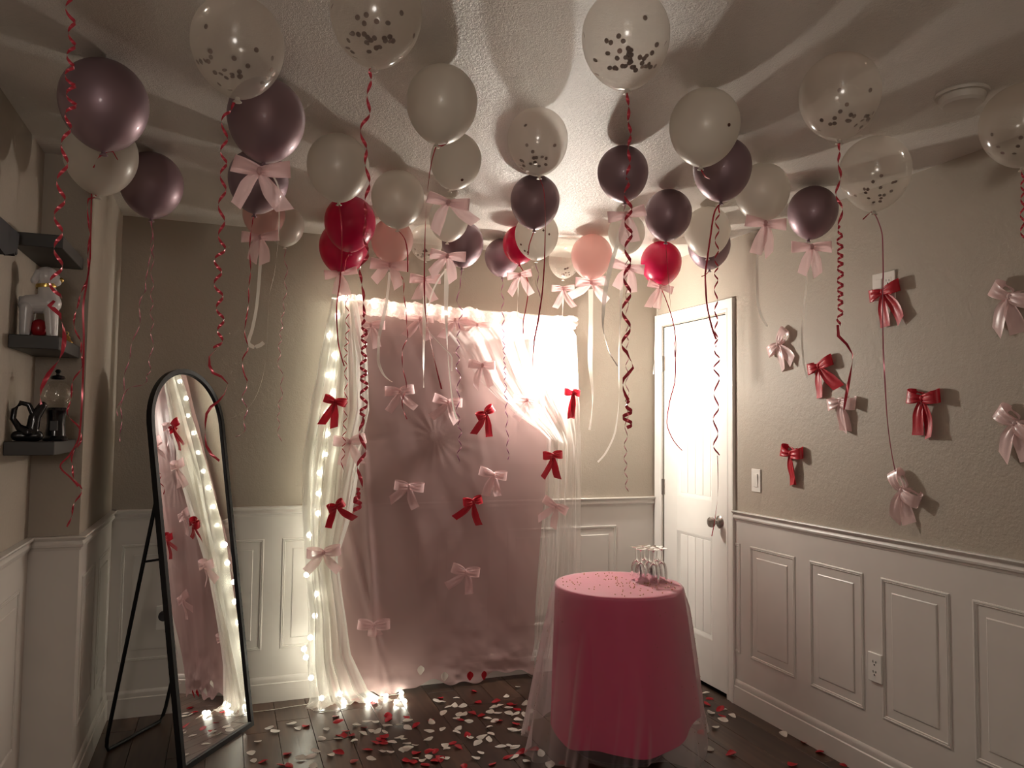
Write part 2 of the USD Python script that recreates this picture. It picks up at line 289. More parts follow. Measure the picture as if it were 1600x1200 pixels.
# door slab: stiles, rails, recessed plank panels
door = Thing('door_1', label='white two-panel plank door in the right wall', kind='structure', loc=(XR, (DY0 + DY1) / 2, 0))
dx0, dx1 = XR + .004, XR + .038; ya, yb = DY0 + .003, DY1 - .003; za, zb = .016, DZ - .003
pa, pb = 3.583, 3.935; lo = (.262, .818); hi = (1.018, 1.89)
door.part('stile', box(dx0, dx1, ya, pa, za, zb, .0012), 'door_white'); door.part('stile', box(dx0, dx1, pb, yb, za, zb, .0012), 'door_white')
for z0, z1 in ((za, lo[0]), (lo[1], hi[0]), (hi[1], zb)): door.part('rail', box(dx0, dx1, pa - .001, pb + .001, z0, z1, .0008), 'door_white')
for z0, z1 in (lo, hi):
    rim = sweep([(pa, z0), (pb, z0), (pb, z1), (pa, z1)], [(0, -.012), (0, 0), (.006, -.001), (.022, -.011), (.026, -.012), (.026, -.013)], closed=True)
    door.part('panel_moulding', axes(rim, (dx0, 0, 0), (0, 1, 0), (0, 0, 1), (-1, 0, 0)), 'door_white')
    n = 4; a0, a1 = pa + .024, pb - .024
    for i in range(n):
        u0 = a0 + (a1 - a0) * i / n; u1 = a0 + (a1 - a0) * (i + 1) / n
        door.part('board', box(dx0 + .010, dx1, u0 + .0008, u1 - .0008, z0 + .02, z1 - .02, .0035), 'door_white', smooth=False)
for z in (1.815, 1.06, .25):
    h = door.part('hinge', join(box(XR - .003, XR + .004, 4.066, 4.092, z - .045, z + .045), axes(lathe([(.0, -.048), (.005, -.048), (.006, -.046), (.006, .046), (.005, .048), (0, .048)], 12), (XR - .006, 4.079, z), (1, 0, 0), (0, 1, 0), (0, 0, 1))), 'nickel', label='small nickel hinge')
kn = lathe([(0, 0), (.033, 0), (.034, .004), (.026, .010), (.013, .014), (.011, .030), (.016, .036), (.026, .045), (.029, .055), (.026, .065), (.014, .071), (0, .072)], 28)
door.part('knob', axes(kn, (dx0, 3.512, .915), (0, 1, 0), (0, 0, 1), (-1, 0, 0)), 'nickel', label='round brushed nickel knob')
door.part('latch_plate', box(dx0 - .001, dx1, ya - .0015, ya + .002, .885, .945), 'nickel')
# ceiling smoke detector
sd = Thing('smoke_detector', 'round white smoke detector on the ceiling at the right', 'smoke detector', loc=(2.04, 1.63, ZC))
sd.part('base_ring', axes(lathe([(0, 0), (.072, 0), (.074, .004), (.072, .011), (0, .011)], 40), (2.04, 1.63, ZC), (1, 0, 0), (0, 1, 0), (0, 0, -1)), 'detector_white')
sd.part('cover', axes(lathe([(.062, .010), (.064, .014), (.060, .030), (.052, .038), (.02, .041), (0, .041)], 40), (2.04, 1.63, ZC), (1, 0, 0), (0, 1, 0), (0, 0, -1)), 'detector_white')
# switches and outlets on the right wall
def on_wall(x, yc, zc, mesh): return axes(mesh, (x, yc, zc), (0, -1, 0), (0, 0, 1), (-1, 0, 0))
def slots(cx, cz):
    return join(box(cx - .008, cx - .006, cz - .001, cz + .008, .0065, .0078), box(cx + .006, cx + .008, cz - .001, cz + .007, .0065, .0078), axes(lathe([(0, .0065), (.003, .0065), (.003, .0078), (0, .0078)], 10), (cx, cz - .009, 0), (1, 0, 0), (0, 1, 0), (0, 0, 1)))
sw = Thing('light_switch', 'white rocker light switch beside the door casing', 'light switch', loc=(XR, 3.197, 1.161))
sw.part('plate', on_wall(XR, 3.197, 1.161, box(-.035, .035, -.058, .058, 0, .006, .002)), 'plate_white')
sw.part('rocker', on_wall(XR, 3.197, 1.161, axes(box(-.0165, .0165, -.033, .033, 0, .009, .0015), (0, 0, .001), (1, 0, 0), (0, .999, .05), (0, -.05, .999))), 'plate_white')
o1 = Thing('power_outlet', 'white double plate with switch and outlet behind the red bow', 'outlet', loc=(XR, 2.382, 2.015))
o1.part('plate', on_wall(XR, 2.382, 2.015, box(-.058, .058, -.058, .058, 0, .006, .002)), 'plate_white')
o1.part('rocker', on_wall(XR, 2.382, 2.015, box(-.040, -.007, -.033, .033, .004, .009, .0015)), 'plate_white')
o1.part('socket_face', on_wall(XR, 2.382, 2.015, box(.007, .040, -.033, .033, .003, .0072, .001)), 'plate_white')
o1.part('slots', on_wall(XR, 2.382, 2.015, join(slots(.0235, .018), slots(.0235, -.016))), 'slot_dark', kind='stuff')
o2 = Thing('power_outlet', 'white outlet low on the wainscot of the right wall', 'outlet', loc=(XR, 2.447, .456))
o2.part('plate', on_wall(XR - .004, 2.447, .456, box(-.035, .035, -.058, .058, 0, .0095, .002)), 'plate_white')
for dz in (.02, -.02):
    o2.part('socket_face', on_wall(XR - .004, 2.447, .456, box(-.017, .017, dz - .0145, dz + .0145, .005, .0105, .003)), 'plate_white')
o2.part('slots', on_wall(XR - .0075, 2.447, .456, join(slots(0, .02), slots(0, -.02))), 'slot_dark', kind='stuff')
pz = at_y(256, 965, YB - .01)
o3 = Thing('power_outlet', 'white outlet with a round black plug, low on the back wall behind the mirror', 'outlet', loc=pz)
o3.part('plate', axes(box(-.035, .035, -.058, .058, 0, .009, .002), (pz[0], YB - .004, pz[2]), (1, 0, 0), (0, 0, 1), (0, -1, 0)), 'plate_white')
o3.part('plug', axes(lathe([(0, .009), (.022, .009), (.024, .014), (.024, .032), (.018, .036), (.012, .034), (0, .034)], 24), (pz[0], YB - .004, pz[2] + .012), (1, 0, 0), (0, 0, 1), (0, -1, 0)), 'black_matt', label='round black plug')

# ------------------------------------------------------------------ backdrop: rod, blush sheet, white tulle, lamp, fairy lights
rod = Thing('curtain_rod', 'thin white rod with a ball end carrying the backdrop fabric', 'curtain rod', loc=(1.23, YB, 2.075))
rod.part('rod', tube(np.stack([np.linspace(.50, 1.915, 12), np.full(12, 4.085), np.linspace(2.085, 2.060, 12)], 1), .007, 10), 'wire_white')
rod.part('finial', ball((1.925, 4.085, 2.059), .016), 'plate_white')
for x, z in ((.60, 2.083), (1.86, 2.062)):
    rod.part('bracket', join(box(x - .008, x + .008, 4.078, YB, z - .012, z - .006), box(x - .014, x + .014, YB - .004, YB, z - .03, z + .02)), 'plate_white')

def edge(pts, Y):
    return np.array([at_y(x, y, Y) for x, y in pts])
def along(E, t):
    s = np.linspace(0, 1, len(E)); from_ = [np.interp(t, s, E[:, k]) for k in range(3)]
    return np.stack(from_, -1)
PINCH = at_y(680, 682, 4.09)
def sheet(U, V):
    Lf = edge([(542, 478), (540, 600), (532, 720), (522, 850), (512, 980), (520, 1075)], 4.095); Rt = edge([(893, 500), (885, 600), (862, 683), (848, 800), (838, 920), (832, 1042)], 4.095)
    P = along(Lf, V) * (1 - U[..., None]) + along(Rt, V) * U[..., None]
    hem = .012 + .028 * U + .018 * np.sin(U * 17) + .012 * np.sin(U * 41 + 1)
    P[..., 2] = np.maximum(P[..., 2] * (1 - V ** 8) + hem * V ** 8, .006)
    dx, dz = P[..., 0] - PINCH[0], P[..., 2] - PINCH[2]; r = np.hypot(dx, dz); ph = np.arctan2(dz, dx)
    w = .0010 * np.cos(17 * ph + 3 * np.sin(ph)) * np.exp(-(r / .22) ** 1.2) * (1 - np.exp(-(r / .03) ** 2)) - .018 * np.exp(-(r / .05) ** 2) * 0
    n = meshkit.fbm(np.stack([P[..., 0] * 5 + P[..., 2] * 1.2, P[..., 2] * 1.5, np.zeros_like(r)], -1), 3, 4) - .5
    g = .014 * np.exp(-((P[..., 0] - .62 - (2.0 - P[..., 2]) * .09) / .02) ** 2) + .012 * np.exp(-((P[..., 0] - .55 - (1.1 - P[..., 2]) * .28) / .018) ** 2) * (P[..., 2] < 1.1)
    lowf = np.clip((.34 - P[..., 2]) / .34, 0, 1); crumple = .035 * lowf * (meshkit.fbm(np.stack([P[..., 0] * 9, P[..., 2] * 16, np.ones_like(r)], -1), 3, 9) - .4)
    P[..., 1] = 4.098 - w - .022 * n - g - crumple - .05 * lowf ** 2 * (1 - U * .6)
    P[..., 1] = np.minimum(P[..., 1], 4.118)
    return P
single('backdrop_sheet', grid(sheet, 150, 150), 'sheet_blush', 'blush pink translucent sheet hung over the back wall down to the floor', 'backdrop', smooth=True)
def left_tulle(U, V):
    Lf = edge([(522, 468), (503, 560), (488, 640), (477, 720), (474, 800), (480, 880), (486, 960), (484, 1030), (486, 1085), (478, 1112)], 4.02)
    Rt = edge([(556, 472), (574, 560), (580, 640), (562, 720), (548, 800), (528, 870), (540, 960), (548, 1020), (575, 1075), (620, 1100)], 4.02)
    P = along(Lf, V) * (1 - U[..., None]) + along(Rt, V) * U[..., None]
    amp = .014 + .026 * np.sin(PI * np.clip(V * 1.1, 0, 1))
    nz = meshkit.fbm(np.stack([U * 9, V * 2.2, np.zeros_like(U)], -1), 3, 21); n2 = meshkit.fbm(np.stack([U * 34 + 3 * nz, V * 3.5, np.ones_like(U)], -1), 2, 22)
    P[..., 1] = 4.006 - .05 * V ** 3 + amp * np.sin(U * 2 * PI * 5 + 9 * nz) + .030 * (n2 - .5)
    P[..., 0] += .016 * np.sin(U * 2 * PI * 5 + 1.3 + 7 * nz) + .02 * (nz - .5)
    P[..., 2] = np.maximum(P[..., 2], .004 + .012 * (1 + np.sin(U * 23 + V * 40)) * (V > .9))
    return P
single('tulle_curtain', grid(left_tulle, 220, 140), 'tulle_white', 'white tulle curtain with fairy lights down the left edge of the backdrop', 'curtain', smooth=True)
def right_tulle(U, V):
    Lf = edge([(700, 508), (722, 552), (748, 592), (776, 622), (806, 646), (836, 668), (854, 684), (853, 760), (850, 840), (846, 920), (842, 1000), (838, 1040)], 3.95)
    Rt = edge([(898, 500), (898, 540), (899, 580), (901, 620), (903, 650), (905, 680), (905, 700), (907, 770), (908, 850), (907, 930), (905, 1000), (904, 1034)], 3.97)
    P = along(Lf, V) * (1 - U[..., None]) + along(Rt, V) * U[..., None]
    P[..., 1] = 3.955 + .10 * np.clip((.06 - V) / .06, 0, 1) + .014 * np.sin(U * 2 * PI * 4 + 8 * meshkit.fbm(np.stack([U * 7, V * 2.5, np.zeros_like(U)], -1), 3, 31)) + .014 * (meshkit.fbm(np.stack([U * 30, V * 4, np.ones_like(U)], -1), 2, 32) - .5) + .09 * V ** 4
    P[..., 2] = np.maximum(P[..., 2], .008)
    return P
single('tulle_curtain', grid(right_tulle, 200, 130), 'tulle_sheer', 'white tulle drape swooping down the right side of the backdrop over the lamp', 'curtain', smooth=True)
def top_swag(U, V):
    a = V * 2 * PI; ax = edge([(528, 472), (585, 480), (640, 484), (700, 490), (750, 496), (820, 502), (896, 505)], 4.075)
    P = along(ax, U); r = .036 + .004 * np.sin(U * 43) + .004 * np.sin(U * 130 + a * 3) + .003 * np.sin(U * 260 - a * 5) + .010 * np.exp(-((U - .05) / .05) ** 2)
    P[..., 2] += r * np.sin(a) * 1.15 - .012 * np.sin(U * PI * 5) ** 2; P[..., 1] += np.minimum(r * np.cos(a) * 1.0, .07) - .018; P[..., 0] += .008 * np.sin(a * 5 + U * 60)
    return P
single('tulle_swag', grid(top_swag, 160, 28), 'tulle_pink', 'pink and white tulle garland with fairy lights along the top of the backdrop', 'garland', smooth=True)

LP = at_y(862, 570, 4.03)
lamp = Thing('hanging_lamp', 'bright round flood lamp hanging behind the tulle at the upper right of the backdrop', 'lamp', loc=LP)
LA = ((1, 0, 0), (0, 0, 1), (0, -1, 0))
lamp.part('dome', axes(lathe([(.046 * math.cos(a), .046 * math.sin(a)) for a in np.linspace(0, PI / 2 - .02, 9)] + [(0, .046)], 20), LP, *LA), 'lamp_glow', label='glowing white dome', smooth=True)
lamp.part('housing', axes(lathe([(0, -.030), (.045, -.030), (.066, -.014), (.078, .004), (.076, .005), (.062, -.006), (.046, -.002), (0, -.002)], 32), LP, *LA), 'plate_white')  # unseen in the glare; its rim keeps lamp light off the wall behind
lamp.part('cord', tube([LP + (0, .026, .02), LP + (0, .034, .08), LP + (0, .04, .2), LP + (0, .046, .285)], .003), 'wire_white')

BULBS = [(541, 472), (532, 467), (527, 493), (514, 524), (522, 555), (512, 586), (520, 614), (510, 645), (512, 678), (508, 710), (499, 739), (498, 771), (497, 802), (483, 836), (489, 865), (479, 898), (494, 928), (492, 962), (485, 996), (475, 1014), (478, 1027), (486, 1059)]
TOPB = [(562, 464), (585, 478), (613, 481), (640, 485), (671, 484), (696, 489), (725, 488), (748, 492), (775, 496), (801, 499), (828, 501), (857, 503), (888, 503)]
FLOORB = [(500, 1091), (527, 1084), (537, 1095), (575, 1096), (587, 1091), (603, 1088), (627, 1083), (619, 1097), (632, 1096)]
fairy = Thing('string_lights', 'string of small round warm white bulbs around the backdrop', 'string lights', loc=at_y(500, 1090, 4.0))
pts = [at_y(x, y, 4.045) for x, y in TOPB[::-1]] + [at_y(x, y, 4.03) for x, y in BULBS]
fl = []
for x, y in FLOORB:
    p = at_z(x, y, .012); p[1] = min(p[1], 4.03); p[2] = .012 if p[1] < 4.03 else max(.012, at_y(x, y, 4.03)[2]); fl.append(p)
wire = np.array(pts + fl); wire[:, 1] += .008
w, _ = resample(wire, .02); w[:, 2] = np.maximum(w[:, 2] + .004 * np.sin(np.arange(len(w)) * .9), .003)
fairy.part('cable', tube(w, .0016, 5), 'wire_white', smooth=True)
lead = np.array([[*at_z(x, y, .004)[:2], .004] for x, y in [(540, 1107), (520, 1111), (490, 1110), (482, 1103), (490, 1096), (482, 1100), (455, 1104), (425, 1109), (400, 1112), (372, 1114)]]); lead[:, 1] = np.minimum(lead[:, 1], 4.13)
lw_, _ = resample(lead, .02)
fairy.part('cable', tube(lw_, .0018, 5), 'wire_white', smooth=True)
for p in pts + fl:
    fairy.part('bulb', ball(p, .0135, 1), 'fairy_glow', smooth=True)

# ------------------------------------------------------------------ balloons
def at_d(x, y, D):
    d = ray(x, y); return EYE + d * (D / float(d @ _f0))
def envelope(C, A, R):
    z = np.r_[np.cos(np.linspace(0.03, PI / 2, 14)), -np.linspace(.06, 1.0, 20) * 1.25]
    r = np.where(z >= 0, np.sqrt(np.maximum(1 - z ** 2, 0)), np.maximum(1 - (np.abs(z) / 1.25) ** 2.05, 0) ** .60)
    prof = [(0, 1.0)] + [(float(a), float(b)) for a, b in zip(r, z) if a > .035] + [(.034, -1.245)]
    return place(lathe([(a * R, b * R) for a, b in prof], 40), C, A)
def place(m, C, A):
    A = A / np.linalg.norm(A); X = np.cross(A, [0, 1, 0]); X /= np.linalg.norm(X); return axes(m, C, X, np.cross(A, X), A)
def knot(C, A, R):
    return place(lathe([(0, -1.22 * R), (.040 * R, -1.235 * R), (.055 * R, -1.26 * R), (.05 * R, -1.29 * R), (.075 * R, -1.32 * R), (.10 * R, -1.345 * R), (.06 * R, -1.35 * R), (0, -1.33 * R)], 16), C, A)
KIND = {'m': ('latex_mauve', 'latex_mauve'), 'p': ('latex_pearl', 'latex_pearl'), 'k': ('latex_pink', 'latex_pink'), 'r': ('latex_red', 'latex_red'), 'c': ('latex_clear', 'latex_pearl')}
BAL = [l.split('|') for l in '''1|98 92 228 230|163 233|m|0|large mauve pearl balloon at the far left near the ceiling
2|104 185 212 290|155 291|p|0|pearl white balloon behind the far left mauve balloon
3|190 237 284 340|237 344|m|0|smaller mauve balloon above the left back corner of the room
4|301 -5 443 147|372 150|c|26|clear confetti balloon in the upper left, above a mauve balloon
5|357 122 476 256|413 259|m|0|mauve balloon below the upper left confetti balloon, with a pink bow
6|358 232 450 332|398 335|m|0|dark mauve balloon half hidden behind a large pink bow on the left
7|380 300 445 363|410 366|k|0|light pink balloon with a pink bow, left above the mirror
8|418 322 475 398|445 400|p|0|small pearl balloon near the back wall, right of the light pink one above the mirror
9|516 -55 660 93|585 95|c|30|clear confetti balloon cut by the top edge, left of the ceiling's bright patch
10|480 208 577 320|530 323|p|0|pearl white balloon just above the two red balloons
11|507 305 587 390|547 393|r|0|upper of the two overlapping crimson balloons left of the backdrop
12|499 345 575 422|533 425|r|0|lower of the two overlapping crimson balloons left of the backdrop
13|635 101 747 235|683 238|p|0|large plain white balloon left of the bright ceiling patch
14|672 207 753 308|703 311|p|3|pearl balloon with a few dark dots under the large plain white one
15|580 265 663 366|622 368|p|0|pearl white balloon right of the crimson pair
16|580 340 646 409|611 412|k|0|pale pink balloon with a bow, right of the crimson pair
17|640 350 692 430|665 433|c|14|small clear confetti balloon over the top of the backdrop, left of centre
18|670 308 733 394|699 397|p|0|pearl balloon with a pink bow in front of a mauve one, over the backdrop
19|690 345 756 424|722 427|m|0|mauve balloon peeking out behind the pearl balloon with bow over the backdrop
20|757 372 812 447|785 449|m|0|small mauve balloon left of the red one at the middle of the backdrop top
21|785 352 840 425|812 428|r|0|red balloon half behind a white dotted balloon at the middle
22|792 168 888 275|843 278|c|20|clear confetti balloon at the middle, above a mauve balloon
23|797 272 875 364|835 367|m|0|mauve balloon at the middle, directly under the confetti balloon
24|804 330 873 407|838 410|p|6|white balloon with small dots at the middle, under a mauve balloon
25|857 380 907 443|880 446|c|12|small clear balloon with gold specks left of the pale pink one, above the lamp
26|892 365 957 437|923 439|k|0|pale pink balloon with a bow and long white streamer above the lamp
27|950 333 1008 410|980 412|p|0|pearl white balloon behind a pink bow, right of the pale pink one
29|908 -15 1047 137|981 139|c|40|clear balloon with a big confetti heap, top right of the bright ceiling patch
30|933 227 1013 327|977 330|m|0|mauve balloon with a pink bow behind a long red curl right of centre
31|1007 295 1081 381|1041 384|m|0|mauve balloon directly above the bright red balloon by the door
32|1001 376 1065 447|1033 450|r|0|bright red balloon by the top of the door
33|1046 138 1156 263|1096 266|p|1|large white balloon with one dark dot, right of the bright ceiling patch
34|1083 214 1174 315|1127 318|m|0|mauve balloon half behind the large white balloon with one dot
35|1069 322 1141 405|1106 408|p|0|white balloon above the door in front of a mauve one
36|1075 348 1141 431|1109 433|m|0|mauve balloon peeking out under the white one above the door
37|1149 254 1233 346|1192 349|p|0|pearl white balloon with a pink bow beside the right wall
38|1232 290 1308 383|1264 386|m|0|mauve balloon with a pink bow hanging before the right wall
39|1251 83 1373 206|1312 207|c|24|large clear confetti balloon at the upper right with a long red coil
40|1314 212 1420 319|1366 321|c|18|clear confetti balloon at the right, below the larger one
41|1537 130 1655 253|1598 256|c|14|clear confetti balloon cut by the right edge
42|52 -150 176 -28|112 -24|p|0|pearl balloon above the left top corner with a long red curl'''.splitlines()]
bal = {}
DOTS = {14: [(683, 283), (722, 281)], 33: [(1139, 195)], 24: [(814, 382), (825, 394), (858, 366), (820, 392), (849, 360)]}
for row in BAL:
    b = int(row[0]); l, t, r, bo = map(float, row[1].split()); kx, ky = map(float, row[2].split()); kd = row[3]; nc = int(row[4])
    w = (r - l) / 2; cx, cy = (l + r) / 2, t + w * 1.02; d = ray(cx, cy); tt = (ZC - .003 - CAM_H) / (d[2] + w / F_PX * 1.0); R = w * tt / F_PX * .985
    C = EYE + d * tt; D = float((C - EYE) @ _f0)
    K = at_d(kx, ky, D) - C; A = -(RT * float(K @ RT)) + np.array([0, 0, 1.25 * R]); A /= np.linalg.norm(A)
    kn_ = C - A * R * 1.33
    th = Thing('balloon', row[5], 'balloon', loc=kn_, group={'m': 'mauve balloons', 'p': 'pearl white balloons', 'k': 'pink balloons', 'r': 'red balloons', 'c': 'clear confetti balloons'}[kd])
    th.part('skin', envelope(C, A, R), KIND[kd][0], smooth=True)
    th.part('knot', knot(C, A, R), KIND[kd][1], smooth=True)
    if b in DOTS:
        ds = []
        for px, py in DOTS[b]:
            sc = np.array([1, 1, 1 / 1.25 if py > cy else 1.0]); d_ = ray(px, py) * sc; oc = (EYE - C) * sc; qa, qb, qc = d_ @ d_, d_ @ oc, oc @ oc - R * R * 1.02; disc = qb * qb - qa * qc
            if disc > 0:
                q = EYE + ray(px, py) * ((-qb - math.sqrt(disc)) / qa); ds.append(place(lathe([(0, 0), (.0052, 0), (.0052, .0012), (0, .0012)], 10), q, (q - C) * sc))
        th.part('confetti', join(*ds), 'confetti_rose', smooth=False, kind='stuff', label='dark confetti dots on the skin')
    elif nc:
        lr = np.random.default_rng(b); ds = []; ha, hp = PI * 1.45 + lr.normal(0, .5), lr.uniform(.45, .75)
        for i in range(nc):
            low = lr.random() < (.72 if nc > 6 else .2)
            pol = abs(lr.normal(hp, .20)) + .05 if low else lr.uniform(.5, 1.7)
            az = lr.normal(ha, .75) if low else lr.uniform(0, 2 * PI)
            v = np.array([math.sin(pol) * math.cos(az), math.sin(pol) * math.sin(az), -math.cos(pol)])
            zz = v[2] * (1.15 if v[2] < 0 else 1.0); rr = (1 - (abs(zz) / 1.25) ** 2.05) ** .60 if zz < 0 else math.sqrt(max(1 - zz * zz, 0))
            v = np.array([v[0] / max(math.sin(pol), .05) * rr, v[1] / max(math.sin(pol), .05) * rr, zz]); n_ = v / np.linalg.norm(v)
            rad = .0058 if nc > 6 else .0048
            ds.append(place(lathe([(0, -.0004), (rad, -.0004), (rad, .0004), (0, .0004)], 10), C + v * R * .955, n_ + lr.normal(0, .18, 3)))
        th.part('confetti', join(*ds), 'confetti_rose', smooth=False, kind='stuff')
    bal[b] = (th, C, R, kn_, D)

# ribbons tied to the balloons: balloon | material | width | coil radius | pitch | points of the hanging line
def ribbon(P, w, cr, pitch, seed):
    lr = np.random.default_rng(seed)
    if cr > 0:
        Q, s = resample(P, pitch / 11); T = np.gradient(Q, axis=0); T /= np.linalg.norm(T, axis=1, keepdims=True)
        e1 = np.cross(T, _f0); e1 /= np.linalg.norm(e1, axis=1, keepdims=True); e2 = np.cross(T, e1)
        wob = np.interp(s, np.linspace(0, s[-1] + 1e-6, 9), lr.uniform(.6, 1.25, 9)); ph = np.cumsum(np.r_[0, np.diff(s)] / (pitch * wob)) * 2 * PI + lr.uniform(0, 6)
        rad = cr * np.interp(s, np.linspace(0, s[-1] + 1e-6, 7), lr.uniform(.75, 1.2, 7)) * np.minimum(1, s / .03)
        N = np.cos(ph)[:, None] * e1 + np.sin(ph)[:, None] * e2; H = Q + rad[:, None] * N
        Th = np.gradient(H, axis=0); Th /= np.linalg.norm(Th, axis=1, keepdims=True) + 1e-9; W = np.cross(Th, N); W /= np.linalg.norm(W, axis=1, keepdims=True) + 1e-9
        return strip(H, W, w)
    Q, s = resample(P, .012); a = np.interp(s, np.linspace(0, s[-1] + 1e-6, 6), np.cumsum(lr.normal(0, .5, 6)))
    T = np.gradient(Q, axis=0); T /= np.linalg.norm(T, axis=1, keepdims=True) + 1e-9
    W = np.cos(a)[:, None] * RT + np.sin(a)[:, None] * _f0; W = W - T * (W * T).sum(1, keepdims=True); W /= np.linalg.norm(W, axis=1, keepdims=True) + 1e-9
    return strip(Q, W, w)
RIB = '''42|curl_red|.0062|.0085|.062|112,-20 110,20 113,60 109,110 112,160 103,210 99,260 94,310 91,360 91,410 85,450 88,466
42|curl_red|.008|.006|.16|85,470 76,478 98,492 104,520 90,555 74,585 68,615 68,632
1|curl_red|.006|0|0|163,233 153,246 146,262
1|curl_red|.004|0|0|163,233 176,236 184,250
2|curl_red|.006|0|0|155,291 143,300 142,350 141,400 136,440 130,480 131,530 130,580 128,630 124,680 108,712 94,728 112,748 122,760
2|curl_red|.006|.004|.14|155,291 139,310 138,360 139,410 134,440 124,470 116,490 120,520 126,540 130,560 118,590 106,640 122,668 126,690 110,720 118,748 126,765 112,800 106,823
3|curl_pink|.004|.003|.12|237,345 239,368 238,395 230,418 228,450 219,468 219,492 205,545 196,585 190,640 188,690
3|curl_pink|.003|.006|.09|237,345 238,420 237,490 238,520 231,590 190,620 185,650
4|curl_red|.0065|.009|.065|372,150 352,182 350,230 349,280 346,330 347,380 340,420 343,470 345,520 338,545
4|curl_red|.0065|.016|.20|338,545 330,580 348,600 340,615 328,640 334,672 330,700 335,722
5|satin_white|.008|0|0|413,259 436,300 436,350 430,420 420,470 418,520 414,570 404,610 385,640 352,655
6|curl_red|.005|.002|.18|398,335 391,368 391,420 388,470 383,520 387,545 380,560 386,595
6|curl_pink|.004|.008|.11|386,595 381,620 384,645 384,665 368,680
8|curl_pink|.003|.007|.09|445,400 447,440 441,500 436,560 441,600 435,650 438,690
9|curl_red|.007|.005|.075|585,95 578,110 577,140 575,175 567,200 570,235 575,270 574,305 570,335
9|curl_red|.0065|.004|.09|570,335 571,370 573,400 564,425 563,445 571,470 568,492
9|curl_red|.0065|.0075|.036|568,492 569,530 568,570 569,610 567,650
9|curl_red|.0075|.008|.09|567,650 566,690 564,730 560,765
9|curl_red|.009|.009|.022|560,762 559,780 558,800
10|curl_red|.0045|0|0|530,323 534,360 534,400 531,440 526,480 528,530 538,572
11|curl_red|.0045|0|0|547,393 541,405 538,425
12|curl_red|.0045|.009|.078|533,425 542,470 543,510 540,560 541,610 539,660 537,700 534,735
13|curl_red|.006|0|0|683,238 674,255 668,300 664,370 663,430 664,480 672,530 683,580 690,608
13|curl_red|.006|0|0|683,238 694,228 704,219
15|curl_red|.005|0|0|622,368 634,378 637,400 637,425
16|curl_red|.005|.003|.20|611,412 630,440 633,480 637,520 630,545 628,570 636,605 628,630 636,655
19|curl_lilac|.005|.002|.15|722,427 718,450 714,468 723,485
19|curl_lilac|.005|.009|.10|723,485 716,520 715,560 717,600 715,640 719,680 715,722
20|curl_lilac|.005|.007|.085|785,449 786,500 788,560 790,610 792,660 794,718
21|curl_red|.005|0|0|812,428 826,450 822,480 817,508 818,522
22|curl_red|.005|0|0|843,278 850,300 852,350 851,400 848,450 841,500 834,540 832,585
23|curl_red|.004|0|0|835,367 827,382 825,398
24|curl_lilac|.004|.006|.12|838,410 841,440 843,470 844,490
29|curl_red|.0075|.0035|.07|981,139 981,165 984,200 983,240 981,280
29|curl_red|.0075|.0085|.068|981,280 982,330 982,380 980,430 979,480 978,530 979,550
29|curl_red|.0075|.015|.13|979,550 980,590 982,625
29|curl_red|.008|.012|.03|982,625 980,645 981,668
30|curl_pink|.003|.006|.07|977,330 980,600 979,660 977,710 978,740 980,768
31|curl_red|.005|0|0|1041,384 1044,430 1048,480 1053,530 1055,558
32|curl_red|.005|0|0|1033,450 1056,540 1055,590 1046,630 1042,660 1048,680 1066,704
33|curl_red|.006|0|0|1096,266 1100,275 1109,280
34|curl_red|.006|0|0|1127,318 1117,330 1110,370 1105,406 1102,430 1104,470 1112,510 1119,530
34|curl_red|.0055|.006|.062|1127,318 1121,340 1120,390 1119,440 1119,490 1119,540
34|curl_red|.0055|.010|.10|1119,540 1120,590 1119,640 1118,690 1121,712
34|curl_red|.004|0|0|1121,712 1122,760 1118,805 1112,838
36|curl_red|.004|0|0|1109,433 1102,430 1096,432
39|curl_red|.007|.004|.09|1312,207 1310,235 1313,265 1308,300 1314,330 1311,352
39|curl_red|.0065|.0075|.029|1311,352 1313,400 1313,450 1313,490 1309,508
39|curl_red|.008|.001|.3|1309,508 1309,522 1322,536 1333,556 1328,590 1322,618 1318,640
40|curl_red|.005|0|0|1366,321 1362,330 1348,343
40|curl_pink|.0048|0|0|1366,321 1372,345 1379,372 1380,420 1379,480 1380,540 1383,600 1386,650 1392,700 1399,737
41|curl_red|.006|.005|.05|1598,256 1598,300 1597,340 1600,380'''
for i, l in enumerate(RIB.splitlines()):
    b, m_, w, cr, pt, P = l.split('|'); th, C, R, kn_, D = bal[int(b)]
    pp = [at_d(*map(float, q.split(',')), D) for q in P.split()]
    x0_, y0_ = map(float, P.split()[0].split(',')); 
    if np.linalg.norm(pp[0] - kn_) < .06: pp[0] = kn_ + (0, 0, .004)
    th.part('ribbon', ribbon(np.array(pp), float(w), float(cr), float(pt), i), m_, smooth=True, label=None)

